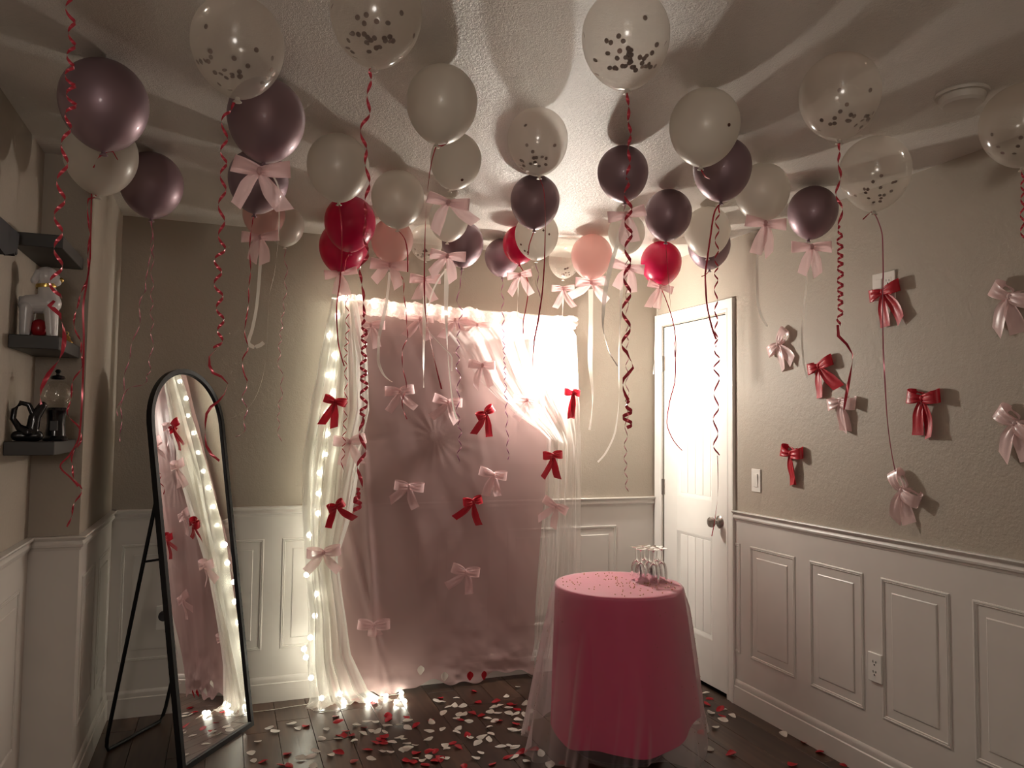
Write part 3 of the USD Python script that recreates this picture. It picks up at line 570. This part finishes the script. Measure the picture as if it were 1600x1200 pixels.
# ------------------------------------------------------------------ bows
def bow(label, group, pos, X, N, mat_, span=.175, roll=0, la=(176, 4), ta=(-118, -62), tl=(.11, .115), rw=.046, seed=0, streamers=(), lo=1.0):
    lr = np.random.default_rng(seed + 100); X = np.asarray(X, float); N = np.asarray(N, float); Zv = np.cross(N, X) * -1 if np.cross(N, X)[2] < 0 else np.cross(N, X)
    c, s = math.cos(math.radians(roll)), math.sin(math.radians(roll)); Xr = X * c + Zv * s; Zr = Zv * c - X * s
    th = Thing('ribbon_bow', label, 'bow', loc=pos, group=group); L = span / 2 * lo
    def put(m): return axes(m, pos, Xr, Zr, N)
    for k, a in enumerate(la):
        a = math.radians(a + lr.normal(0, 4)); dv = np.array([math.cos(a), math.sin(a), 0]); pv = np.array([-math.sin(a), math.cos(a), 0]); Lk = L * lr.uniform(.92, 1.06)
        def loop(U, V):
            t = U * 2 * PI; e = (1 - np.cos(t)) / 2; hw = rw / 2 * (.26 + .80 * np.sin(np.clip(U, 0, 1) * PI) ** .8)
            o = (V - .5) * 2
            return (e * Lk)[..., None] * dv + (o * hw + .006 * np.sin(t) * (-1) ** k)[..., None] * pv + (.019 * np.sin(t) + .0045 * np.cos(o * 7 + U * 5) * np.exp(-((e - .25) / .3) ** 2) + .012)[..., None] * np.array([0, 0, 1.0])
        th.part('loop', put(grid(loop, 26, 8)), mat_, smooth=True)
    for k, a in enumerate(ta):
        a = math.radians(a + lr.normal(0, 4)); dv = np.array([math.cos(a), math.sin(a), 0]); pv = np.array([-math.sin(a), math.cos(a), 0]); T = tl[k]; tw = lr.uniform(-.5, .5); bd = lr.uniform(-.25, .25); cut = lr.uniform(-.22, .22)
        def tail(U, V):
            o = (V - .5) * 2; hw = rw / 2 * (.24 + .80 * np.clip(U * 1.9, 0, 1) ** .8); ang = tw * U
            s_ = U * T + o * cut * rw * U ** 6
            return s_[..., None] * dv + (o * hw * np.cos(ang) + bd * T * U ** 2)[..., None] * pv + (.012 + o * hw * np.sin(ang) + .005 * np.sin(U * 5 + k) + .004 * np.cos(o * 6) * (1 - U))[..., None] * np.array([0, 0, 1.0])
        th.part('tail', put(grid(tail, 14, 6)), mat_, smooth=True)
    th.part('knot', put(ball((0, 0, .016), (.0095, .0125, .011), 2)), mat_, smooth=True)
    for i, (w, P) in enumerate(streamers):
        th.part('streamer', ribbon(np.array(P), w, 0, 0, 50 + i + seed), 'satin_white', smooth=True, label='long white satin ribbon')
    return th
FRONT = -_f0; RH = _r0
GB = 'pink bows tied under balloons'
def bbow(b, label, px, py, spanpx, roll=0, seed=0, st=(), **k):
    D = bal[b][4]; pos = at_d(px, py, D) + FRONT * .012
    bow(label, GB, pos, RH, FRONT, 'organza_pink', span=spanpx * D / F_PX, roll=roll, rw=.046 * min(1.15, spanpx * D / F_PX / .165), seed=seed,
        streamers=[(w, [at_d(x, y, D) for x, y in P]) for w, P in st], **k)
bbow(5, 'large pink bow under the mauve balloon at the upper left', 411, 272, 94, 0, 1, la=(166, 2), ta=(-134, -68), tl=(.12, .135))
bbow(7, 'pink bow with white streamer above the mirror', 410, 373, 60, 0, 2, [(.017, [(408, 380), (406, 420), (402, 470), (394, 515), (388, 535), (396, 542), (412, 535)])])
bbow(12, 'pink bow under the lower crimson balloon', 533, 428, 52, 8, 3, ta=(-104, -72))
bbow(16, 'pink bow under the pale pink balloon right of the crimson pair', 611, 416, 62, -4, 4, [(.017, [(609, 425), (604, 470), (597, 505), (592, 530), (591, 560), (598, 583), (613, 597)])], ta=(-138, -52))
bbow(14, 'pink bow on the pearl balloon with a few dark dots', 702, 320, 66, -6, 5, la=(170, -6), ta=(-118, -38))
bbow(17, 'pink bow under the small clear confetti balloon over the backdrop', 665, 438, 52, -4, 6, [(.019, [(664, 448), (663, 500), (662, 550), (662, 606)])], ta=(-108, -74))
bbow(18, 'pink bow with spangled white streamer under the pearl balloon over the backdrop', 700, 402, 56, -6, 7, [(.020, [(698, 420), (697, 470), (699, 540), (704, 600), (709, 640), (714, 655)]), (.008, [(698, 420), (668, 510), (690, 540), (706, 560), (706, 580)])])
bbow(21, 'pink bow under the red balloon at the middle', 812, 431, 40, 0, 8, [(.005, [(810, 440), (809, 465), (808, 495)])])
bbow(25, 'small pink bow under the clear gold-specked balloon', 880, 452, 36, 0, 9, [(.010, [(880, 460), (879, 490), (878, 515)])], ta=(-106, -72), tl=(.115, .115))
bbow(26, 'pink bow with long white streamer under the pale pink balloon above the lamp', 923, 443, 50, 0, 10, [(.027, [(923, 452), (923, 500), (922, 560), (926, 620), (924, 650), (921, 672), (930, 672)])], ta=(-130, -58), tl=(.13, .13))
bbow(30, 'pink bow under the mauve balloon behind the long red curl', 977, 339, 62, 12, 11, [(.018, [(974, 348), (962, 390), (952, 425), (944, 470), (942, 505), (950, 545), (965, 572)])], ta=(-115, -75), tl=(.11, .10))
bbow(27, 'pink bow with white streamer under the pearl balloon right of the lamp', 981, 420, 54, -8, 12, [(.020, [(972, 430), (969, 500), (967, 560), (967, 620), (962, 670), (948, 705), (934, 722)])], ta=(-118, -60))
bbow(32, 'pink bow under the bright red balloon by the door', 1030, 449, 42, -20, 13, [(.018, [(1028, 460), (1027, 500), (1024, 540), (1021, 585)])], ta=(-104, -76), tl=(.13, .12))
bbow(37, 'pink bow under the pearl balloon beside the right wall', 1192, 352, 66, -2, 14, [(.010, [(1189, 362), (1183, 420), (1184, 470), (1190, 495), (1200, 510)])], ta=(-108, -70), tl=(.12, .12))
bbow(38, 'pink bow under the mauve balloon before the right wall', 1264, 388, 62, 0, 15, [(.008, [(1262, 398), (1260, 440), (1256, 480), (1253, 520), (1255, 560), (1261, 590)])], ta=(-112, -64), tl=(.12, .12))
GW = 'bows pinned on the right wall'
def wbow(label, px, py, m_, roll, seed, **k):
    pos = at_x(px, py, XR - .006); bow(label, GW, pos, (0, -1, 0), (-1, 0, 0), m_, roll=roll, seed=seed, **k)
RED = dict(span=.155, rw=.050, tl=(.145, .15))
wbow('red bow over the double outlet plate on the right wall', 1384, 456, 'satin_red', 0, 20, la=(190, 12), ta=(-98, -42), **RED)
wbow('red bow on the right wall left of the long red coil', 1284, 572, 'satin_red', 14, 21, ta=(-112, -74), **RED)
wbow('red bow on the right wall with widely spread loops, rightmost red one', 1446, 622, 'satin_red', 2, 22, ta=(-108, -70), **RED)
wbow('lowest red bow on the right wall, above the chair rail', 1240, 708, 'satin_red', -6, 23, ta=(-96, -84), **RED)
PNK = dict(span=.165, rw=.052, tl=(.13, .13))
wbow('pink satin bow on the right wall nearest the door', 1220, 538, 'satin_pink', 0, 24, la=(205, 62), ta=(-74, -38), **PNK)
wbow('pink satin bow on the right wall under the end of the long red coil', 1318, 627, 'satin_pink', 0, 25, ta=(-92, -80), la=(200, -8), **PNK)
wbow('lowest pink satin bow on the right wall, at the end of a straight red ribbon', 1414, 766, 'satin_pink', 0, 26, la=(118, -24), ta=(-122, -84), **PNK)
wbow('upper pink satin bow at the right edge of the right wall', 1583, 463, 'satin_pink', -24, 27, ta=(-98, -66), **PNK)
wbow('lower pink satin bow at the right edge of the right wall', 1592, 661, 'satin_pink', -34, 28, ta=(-98, -50), **PNK)
GK = 'bows pinned on the backdrop'
def kbow(label, px, py, m_, roll, seed, y=4.055, **k):
    bow(label, GK, at_y(px, py, y), (1, 0, 0), (0, -1, 0), m_, roll=roll, seed=seed, **k)
PK = dict(span=.165, rw=.046, tl=(.125, .125))
kbow('pink bow on the backdrop under the top garland, far left one', 578, 508, 'organza_pink', 4, 40, **PK)
kbow('pink bow on the backdrop under the top garland, below the small confetti balloon', 655, 498, 'organza_pink', 0, 41, ta=(-122, -70), **PK)
kbow('pink bow on the backdrop under the top garland, left of the lilac curl', 709, 500, 'organza_pink', 0, 42, **PK)
kbow('pink bow on the backdrop under the top garland, right of the lilac curl', 744, 507, 'organza_pink', -6, 43, **PK)
kbow('pink bow on the backdrop at the left edge of the glare', 752, 571, 'organza_pink', 0, 44, y=3.93, **PK)
kbow('pink bow on the right tulle drape just left of the lamp glare bottom', 822, 624, 'organza_pink', 6, 45, y=3.925, **PK)
kbow('pink bow at the middle of the backdrop above the gathered pinch, left one', 624, 611, 'organza_pink', 8, 46, **PK)
kbow('pink bow at the middle of the backdrop beside the gathered pinch', 699, 628, 'organza_pink', -6, 47, **PK)
kbow('pink bow overlapping the left tulle curtain in its middle', 546, 690, 'organza_pink', 0, 48, y=3.96, **PK)
kbow('pink bow on the backdrop in the middle, left of the low red bow', 638, 759, 'organza_pink', -8, 49, ta=(-132, -78), **PK)
kbow('pink bow on the backdrop above the low red bow', 770, 741, 'organza_pink', -12, 50, ta=(-104, -70), **PK)
kbow('pink bow on the lower backdrop under the low red bow', 726, 892, 'organza_pink', -6, 51, **PK)
kbow('pale pink bow lowest on the left of the backdrop', 583, 976, 'organza_pink', 0, 52, ta=(-105, -75), tl=(.06, .06), span=.175, rw=.044)
kbow('pink bow on the left tulle curtain beside the string lights', 505, 862, 'organza_pink', 0, 53, y=3.95, ta=(-128, -62), **PK)
kbow('pink bow on the right tulle drape above the chair rail', 867, 790, 'organza_pink', -30, 54, y=3.93, **PK)
RK = dict(span=.115, rw=.038, tl=(.135, .135))
kbow('red bow on the left tulle curtain by the string lights', 523, 627, 'satin_red', -8, 60, y=3.96, ta=(-106, -84), **RK)
kbow('red bow on the left side of the backdrop above the chair rail level', 525, 790, 'satin_red', 20, 61, y=3.96, ta=(-132, -72), span=.09, rw=.036, tl=(.115, .115))
kbow('red bow on the backdrop right of the gathered pinch', 757, 645, 'satin_red', 30, 62, ta=(-142, -104), **RK)
kbow('lowest red bow on the backdrop', 738, 783, 'satin_red', 8, 63, ta=(-136, -94), **RK)
kbow('red bow beside the lamp glare on the right tulle drape', 893, 613, 'satin_red', -4, 64, y=3.925, ta=(-92, -84), span=.10, rw=.036, tl=(.145, .145))
kbow('red bow on the right tulle drape below the gather', 862, 711, 'satin_red', 0, 65, y=3.925, ta=(-108, -70), **RK)

# ------------------------------------------------------------------ arched floor mirror
ML, MR = np.array([-.126, 3.441, 0]), np.array([.161, 3.866, 0]); MD = (MR - ML) / np.linalg.norm(MR - ML); MB = np.array([-MD[1], MD[0], 0]); TI = .146
MU = math.cos(TI) * _z + math.sin(TI) * MB; MN = -MB * math.cos(TI) + _z * math.sin(TI); MW, MH = float(np.linalg.norm(MR - ML)), 1.684
mir = Thing('floor_mirror', 'tall arched standing mirror with a thin black frame', 'mirror', loc=(ML + MR) / 2)
arc = [(MW, 0.0), (MW, MH - MW / 2)] + [(MW / 2 + MW / 2 * math.cos(a), MH - MW / 2 + MW / 2 * math.sin(a)) for a in np.linspace(0, PI, 40)[1:-1]] + [(0, MH - MW / 2), (0, 0)]
def mp(m, c=0.0): return axes(m, ML + MN * c, MD, MU, MN)
mir.part('frame', mp(sweep(arc, [(0, 0), (0, -.026), (.024, -.026), (.024, -.004), (.020, 0)], closed=True), .026 * math.tan(TI)), 'black_metal', smooth=25)
gl = Polygon(arc).buffer(-.020)
mir.part('glass', mp(trimesh.creation.extrude_polygon(gl, .006, engine='earcut'), -.012), 'mirror_silver', smooth=False, label='silvered mirror glass')
mir.part('back_panel', mp(trimesh.creation.extrude_polygon(gl, .006, engine='earcut'), -.022), 'black_matt', smooth=False)
S0 = ML + MB * .438 + MD * .07; S1 = ML + MB * .438 + MD * .44; T0 = ML + MU * 1.16 - MN * .03 + MD * .05; T1 = ML + MU * 1.16 - MN * .03 + MD * .46
S0[2] = S1[2] = .009
def leg(T, S, Sn):
    return tube([T, S + (T - S) * .12, S + (T - S) * .05, S + (T - S) * .02 + (Sn - S) * .02, S + (Sn - S) * .06, (S + Sn) / 2], .0085, 10)
mir.part('stand_leg', leg(T0, S0, S1), 'black_metal', smooth=True); mir.part('stand_leg', leg(T1, S1, S0), 'black_metal', smooth=True)
for T, S, o in ((T0, S0, .05), (T1, S1, .46)):
    mir.part('brace', tube([S + (T - S) * .72, ML + MU * .86 - MN * .024 + MD * o], .005, 8), 'black_metal', smooth=True)

# ------------------------------------------------------------------ table with cloth, tulle and glasses
TC, TR, TZ = np.array([1.668, 3.075, 0]), .272, .72
tb = Thing('round_table', 'small round table hidden under a pink cloth and tulle', 'table', loc=TC)
tb.part('tabletop', axes(lathe([(0, TZ - .03), (TR - .01, TZ - .03), (TR, TZ - .022), (TR, TZ - .008), (TR - .006, TZ - .002), (0, TZ - .002)], 48), TC, (1, 0, 0), (0, 1, 0), (0, 0, 1)), 'shelf_dark')
tb.part('pedestal', axes(lathe([(0, .01), (.20, .01), (.205, .02), (.05, .05), (.03, .09), (.03, TZ - .03), (0, TZ - .03)], 32), TC, (1, 0, 0), (0, 1, 0), (0, 0, 1)), 'black_metal')
CAMANG = math.atan2(-TC[1], -TC[0])
def drape(r0, flare, hem, amp, nf, seed, top=TZ + .0015, wig=0.0, rnd=.012):
    lr = np.random.default_rng(seed); ph = lr.uniform(0, 6, 6)
    def fn(U, V):
        a = U * 2 * PI; s = V
        h = hem(a); zt = top - rnd
        fold = (np.sin(nf * a + ph[0] + .8 * np.sin(2 * a + ph[1])) + .6 * np.sin((nf * 1.0 + 4) * a + ph[2])) * .6
        q = np.clip((s - .30) / .70, 0, 1); z = np.where(s < .25, top, np.where(s < .30, top - rnd * (1 - np.cos((s - .25) / .05 * PI / 2)), zt + (h - zt) * q))
        r = np.where(s < .25, r0 * .97 * s / .25, np.where(s < .30, r0 * .97 + rnd * np.sin((s - .25) / .05 * PI / 2), r0 * .97 + rnd + (flare(a) + amp * fold) * q ** .85 + wig * np.sin(a * 37 + q * 9 + ph[3]) * q ** 6))
        return np.stack([TC[0] + r * np.cos(a), TC[1] + r * np.sin(a), z], -1)
    return fn
rel = lambda a: np.angle(np.exp(1j * (a - CAMANG)))          # angle from the side that faces the viewer; + is to the viewer's right
cloth_fn = drape(TR + .008, lambda a: .040 + .020 * np.clip(rel(a), -1.5, 1.5), lambda a: .095 + .05 * np.clip(rel(a), -.2, 1.3) ** 2 + .012 * np.sin(5 * a), .010, 9, 3)
single('tablecloth', grid(cloth_fn, 180, 70), 'table_pink', 'deep pink cloth over the small round table', 'tablecloth', smooth=True)
tul_raw = drape(TR + .013, lambda a: .085 + .070 * np.exp(-((rel(a) + 1.25) / .55) ** 2) + .02 * np.cos(3 * a), lambda a: .030 + .05 * (.5 + .5 * np.sin(3 * a + 1)) * (rel(a) > -.3) + .03 * (.5 + .5 * np.sin(7 * a)), .040, 9, 5, top=TZ + .004, wig=.012)
def tul_fn(U, V):
    P = tul_raw(U, V); Q = cloth_fn(U, V); r = np.hypot(P[..., 0] - TC[0], P[..., 1] - TC[1]); z = P[..., 2]
    zc = np.clip(z, None, TZ); need = (TR + .0225) + (.040 + .030 + .020 + .012) * np.clip((TZ - zc) / TZ, 0, 1) ** .8
    k = np.where((V > .32) & (r < need), need / np.maximum(r, 1e-6), 1.0); k = np.where(V > .32, 1 + (k - 1) * np.clip((V - .32) / .06, 0, 1), 1.0)
    P[..., 0] = TC[0] + (P[..., 0] - TC[0]) * k; P[..., 1] = TC[1] + (P[..., 1] - TC[1]) * k
    return P
tl_ = Thing('tulle_overlay', 'sheer white tulle sprinkled with tiny beads, draped over the pink cloth', 'tulle', loc=TC)
tl_.part('tulle', grid(tul_fn, 420, 70), 'table_tulle', smooth=True)
lr = np.random.default_rng(12); bs = []
for i in range(300):
    if i < 110: r_, a_ = TR * .97 * math.sqrt(lr.random()), lr.uniform(0, 2 * PI); p = TC + (r_ * math.cos(a_), r_ * math.sin(a_), TZ + .0055)
    else:
        u, v = lr.random(), lr.uniform(.31, .97); p = tul_fn(np.array([[u]]), np.array([[v]]))[0, 0]; p = p + (p - TC) * np.array([1, 1, 0]) * .004
    bs.append(ball(p, .0028 if i < 110 else .0016, 0))
tl_.part('beads', join(*bs), 'gold', smooth=True, kind='stuff', label='tiny gold beads')
gp = [(0, .1495), (.012, .1495), (.025, .1485), (.0265, .147), (.025, .1455), (.012, .143), (.0045, .139), (.0035, .130), (.0035, .100), (.005, .092), (.012, .086), (.020, .076), (.0245, .060), (.0262, .040), (.0262, .020), (.0255, .001), (.0243, .001), (.0250, .020), (.0250, .040), (.0233, .059), (.019, .074), (.011, .083), (.003, .088), (0, .0885)]
G0 = at_z(1014, 906, TZ + .008); G0[2] = TZ + .0075
spots = [(0, 0)] + [(.0575 * math.cos(a), .0575 * math.sin(a)) for a in np.arange(6) * PI / 3 + .35]
gl_names = ['upside-down stemmed glass at the middle of the cluster on the table'] + [f'upside-down stemmed glass at the {w} of the cluster on the table' for w in ('far right', 'back right', 'back left', 'far left', 'front left', 'front right')]
for (ox, oy), lab in zip(spots, gl_names):
    g0 = G0 + (ox, oy, 0); t = Thing('wine_glass', lab, 'glass', loc=g0, group='upside-down glasses on the table')
    t.part('glass', axes(lathe(gp, 28), g0, (1, 0, 0), (0, 1, 0), (0, 0, 1)), 'thin_glass', smooth=True)

# ------------------------------------------------------------------ shelves in the left corner and what stands on them
for z, lab in ((2.003, 'top dark floating shelf in the left corner'), (1.663, 'middle dark floating shelf in the left corner, under the white dog'), (1.311, 'lowest dark floating shelf in the left corner, with the black ornaments')):
    t = Thing('wall_shelf', lab, 'shelf', loc=(XN, 3.09, z), group='floating shelves')
    t.part('board', box(XN, -.532, 2.905, YF - .003, z, z + .045, .002), 'shelf_dark', smooth=False)
SX = (XN - .532) / 2
zs = 1.708; Y = 2.985
def P(px, py): return at_y(px, py, Y)
dog = Thing('dog_figurine', 'white ceramic dog figurine with a gold collar on the middle shelf', 'figurine', loc=(SX, Y, zs))
e = lambda x, y, z: np.array([SX + x * .86, Y + y, zs + z * .97])
dog.part('body', skin([((e(-.040, 0, .125)), .030), ((e(.030, 0, .130)), .034)] and [((e(-.042, 0, .115), .032), (e(.030, 0, .122), .036)), ((e(.030, 0, .122), .036), (e(.018, 0, .175), .026)),
    ((e(-.044, .018, .10), .022), (e(-.048, .020, .012), .016)), ((e(-.044, -.018, .10), .022), (e(-.046, -.020, .012), .016)), ((e(.036, .017, .10), .020), (e(.042, .018, .012), .015)), ((e(.036, -.017, .10), .020), (e(.044, -.020, .012), .015)),
    ((e(.014, 0, .185), .026), (e(.016, 0, .215), .036)), ((e(.016, 0, .215), .034), (e(.046, 0, .203), .020)), ((e(-.008, .026, .225), .010), (e(-.018, .033, .195), .012)), ((e(-.008, -.026, .225), .010), (e(-.018, -.033, .195), .012)),
    ((e(-.068, 0, .135), .008), (e(-.060, 0, .12), .010))]), 'ceramic_white', smooth=True)
dog.part('collar', axes(lathe([(.026, -.006), (.031, -.006), (.032, 0), (.031, .006), (.026, .006)], 28), e(.016, 0, .182), (1, 0, .1), (0, 1, 0), (-.1, 0, 1)), 'gold', label='gold collar')
dog.part('nose', ball(e(.066, 0, .207), (.009, .011, .009), 2), 'gold', label='gold nose', smooth=True)
rb = Thing('red_ball', 'small dark red ball between the legs of the white dog figurine', 'ball', loc=e(-.004, 0, 0)); rb.part('ball', ball(e(-.004, .004, .032), (.026, .026, .032), 3), 'red_gloss', smooth=True)
ch = at_y(118, 537, 3.17); ch[2] = zs
bell = Thing('gold_trinket', 'small gold bell-shaped trinket at the far end of the middle shelf', 'trinket', loc=(-.556, 3.17, zs))
bell.part('cup', axes(lathe([(0, 0), (.020, 0), (.022, .004), (.014, .012), (.012, .022), (.006, .030), (0, .031)], 20), (-.556, 3.17, zs), (1, 0, 0), (0, 1, 0), (0, 0, 1)), 'gold', smooth=True)
bell.part('loop', axes(sweep([(.006 * math.cos(a), .006 * math.sin(a)) for a in np.linspace(0, 2 * PI, 14)[:-1]], [(-.0012, -.0012), (.0012, -.0012), (.0012, .0012), (-.0012, .0012)], closed=True), (-.556, 3.17, zs + .036), (1, 0, 0), (0, 0, 1), (0, 1, 0)), 'gold')
z3 = 1.356; GMX = -.553
gm = Thing('gumball_machine', 'black gumball machine with an empty glass globe on the lowest shelf', 'gumball machine', loc=(GMX, 3.03, z3))
gc = (GMX, 3.03, 0)
gm.part('base', axes(lathe([(0, z3), (.038, z3), (.040, z3 + .008), (.032, z3 + .018), (.028, z3 + .06), (.030, z3 + .09), (.036, z3 + .105), (.030, z3 + .115), (0, z3 + .115)], 32), gc, (1, 0, 0), (0, 1, 0), (0, 0, 1)), 'black_gloss', smooth=25)
gm.part('globe', ball((GMX, 3.03, z3 + .161), .049, 3), 'globe_glass', smooth=True, label='clear glass globe')
gm.part('lid', axes(lathe([(.020, z3 + .213), (.024, z3 + .216), (.020, z3 + .224), (.006, z3 + .228), (.005, z3 + .234), (.010, z3 + .240), (.006, z3 + .247), (0, z3 + .248)], 24), gc, (1, 0, 0), (0, 1, 0), (0, 0, 1)), 'black_gloss', smooth=25)
gm.part('coin_slot', box(GMX - .012, GMX + .012, 2.992, 3.002, z3 + .035, z3 + .07, .002), 'shelf_dark')
bo = Thing('black_ornament', 'glossy black ornament with a looped handle at the near end of the lowest shelf', 'ornament', loc=(-.640, 2.955, z3))
c0 = np.array([-.640, 2.955, z3])
bo.part('body', skin([((c0 + (-.012, 0, .018), .017), (c0 + (.045, .01, .018), .018)), ((c0 + (.030, .01, .03), .020), (c0 + (.035, .01, .08), .018)), ((c0 + (.035, .01, .08), .018), (c0 + (.055, .02, .12), .014)), ((c0 + (.02, 0, .03), .018), (c0 + (-.005, 0, .045), .012))]), 'black_gloss', smooth=True)
bo.part('handle', tube([c0 + (-.005, 0, .045), c0 + (-.024, 0, .075), c0 + (-.022, 0, .105), c0 + (-.004, 0, .128), c0 + (.018, .004, .122), c0 + (.03, .008, .095), c0 + (.034, .01, .07)], [.011, .009, .009, .009, .009, .010, .012], 10), 'black_gloss', smooth=True)
gd = Thing('gold_dish', 'tiny gold dish beside the gumball machine on the lowest shelf', 'dish', loc=(-.548, 3.12, z3))
gd.part('dish', axes(lathe([(0, 0), (.010, 0), (.016, .008), (.0175, .010), (.015, .009), (.009, .003), (0, .003)], 20), (-.548, 3.12, z3), (1, 0, 0), (0, 1, 0), (0, 0, 1)), 'gold', smooth=True)
wy = np.array([(2.855, 2.030), (2.850, 1.995), (2.838, 1.980), (2.842, 1.962), (2.828, 1.955), (2.818, 1.966), (2.810, 1.948), (2.80, 1.955), (2.70, 1.93), (2.55, 1.95), (2.42, 1.94), (2.40, 2.03)])
single('wall_ornament', axes(trimesh.creation.extrude_polygon(Polygon(wy), .03, engine='earcut'), (XN, 0, 0), (0, 1, 0), (0, 0, 1), (1, 0, 0)), 'black_matt', 'black wall ornament with a ragged lower edge, cut by the left edge', 'wall decoration', smooth=False)

# ------------------------------------------------------------------ rose petals on the floor
def petal(seed):
    lr = np.random.default_rng(seed); cup, tw, wd, curl = lr.uniform(.3, .8), lr.uniform(-.4, .4), lr.uniform(.85, 1.15), lr.uniform(.2, .7)
    def fn(U, V):
        o = (U - .5) * 2; w = wd * np.sin(np.clip(V * .93 + .05, 0, 1) * PI) ** .7 * (.45 + .6 * V)
        x = o * w * .95; y = (V - .5) * 2; z = cup * (x ** 2) * .8 + curl * np.clip(y, 0, 1) ** 2 * .5 + .12 * np.clip(-y, 0, 1) ** 2 + tw * x * y * .4
        return np.stack([x, y, z], -1)
    return grid(fn, 6, 6)
W4 = '10,1040 85,958 120,980 222,930 262,957 437,963 410,1020 277,1150 345,1133 373,1103 467,1128 360,1195 515,1021 610,1038 630,938 695,920 750,918 668,990 720,975 760,980 805,978 823,947 885,938 948,910 950,955 845,1045 895,1018 925,1030 940,1055 990,1068 785,1105 840,1110 915,1093 950,1090 720,1150 1000,1150 1040,1160 1080,1140 1075,1028 1082,975 1097,918 1165,962 1170,863 1130,788 1165,797 1253,768 1205,825 1240,818 1292,817 1265,870 1290,880 1250,900 1330,913 1265,957 1255,990 1335,1018 1410,1013 1385,1050 1455,1030 1180,1070 1195,1085 1180,1143 1405,1115 1370,1148 1530,1070 1590,1070 1470,990 1455,958 1590,968 1445,897 1490,913 1465,858 1510,860 1485,828 1525,815 1580,830 1580,865 1565,757 770,830 895,822 -30,1110 -15,1160'
R4 = '315,943 197,1118 515,1110 160,1190 210,1190 610,1163 497,885 515,915 515,1003 560,975 550,1000 600,1000 673,955 825,880 830,905 940,890 1000,940 745,1045 780,1025 800,1010 800,1050 695,1093 935,1155 1005,1112 1080,1105 1120,1100 1095,905 1155,768 1275,905 1320,1000 1225,1050 1265,1077 1575,1140 1480,1180 1300,1195 1520,912 1410,875 1350,865 1500,790 1585,805 1390,795 1360,724 1120,1160 1150,1150 985,1165 1060,1185 740,800 620,785 45,1165'
W8 = '38,703 80,805 115,852 20,872 80,883 40,903 85,937 15,970 55,980 20,1075 10,1138 240,1190 1210,738 1325,835 1245,860 1195,878 1125,857 1375,878 1318,905 1145,925 1270,955 1230,1090 1698,995 180,1120 90,1165'
R8 = '30,838 10,810 25,930 100,960 1235,770 1220,805 1300,840 1310,880 1185,985 1370,1120 1820,1045 1925,1107 1750,1185 2080,1185 60,1110 140,1090'
PET = [(400, w_, 'w') for w_ in W4.split()] + [(400, w_, 'r') for w_ in R4.split()] + [(800, w_, 'w') for w_ in W8.split()] + [(800, w_, 'r') for w_ in R8.split()]
lr = np.random.default_rng(5)
extra = [(lr.uniform(.10, 1.45), lr.uniform(2.2, 3.02), 'w' if lr.random() < .6 else 'r') for _ in range(45)]
allp = []
for off, q, c in PET:
    x, y = map(float, q.split(',')); p = at_z(off + x / 4, 900 + y / 4, 0); allp.append((p[0], min(p[1], 4.04), c))
for i, (x, y, c) in enumerate(allp + extra):
    v, f = vf(petal(i % 23)); s = lr.uniform(.021, .027); yaw, tip, til = lr.uniform(0, 2 * PI), lr.uniform(-.25, .25), lr.uniform(-.25, .25)
    if lr.random() < .3: v = v * (1, 1, -1)
    Rm = trimesh.transformations.euler_matrix(tip, til, yaw)[:3, :3]; v = (v * s) @ Rm.T; v[:, 2] -= v[:, 2].min() - .0006; v += (x, y, .002 * (i % 4) * (c == 'w') * .5)
    if x >= 1.75: reg = 'right of the table by the wainscot'
    elif x < .30: reg = 'near the foot of the mirror'
    elif y < 3.25: reg = 'left of the table, close to the viewer'
    else: reg = 'in front of the left tulle curtain' if x < .72 else 'in front of the middle of the pink sheet' if x < 1.12 else 'between the pink sheet and the table'
    col = 'white' if c == 'w' else 'red'
    single('rose_petal', (v, f), 'petal_white' if c == 'w' else 'petal_red', f'{col} rose petal on the floor {reg}', 'petal', f'{col} petals {reg}', smooth=True)
for px, py, c, lab in ((657, 1047, 'w', 'white round petal stuck to the bottom of the pink sheet, left one'), (694, 1057, 'w', 'white petal on the bottom of the pink sheet, right of the round one'), (734, 1056, 'r', 'red petal lying against the bottom of the pink sheet, left of two'), (756, 1055, 'r', 'red petal against the bottom of the pink sheet, right of two')):
    v, f = vf(petal(px % 23)); p = at_y(px, py, 4.02); v = v * .024; v = np.stack([v[:, 0], -v[:, 2], v[:, 1]], 1) + p
    single('rose_petal', (v, f), 'petal_white' if c == 'w' else 'petal_red', lab, 'petal', 'petals caught on the sheet', smooth=True)
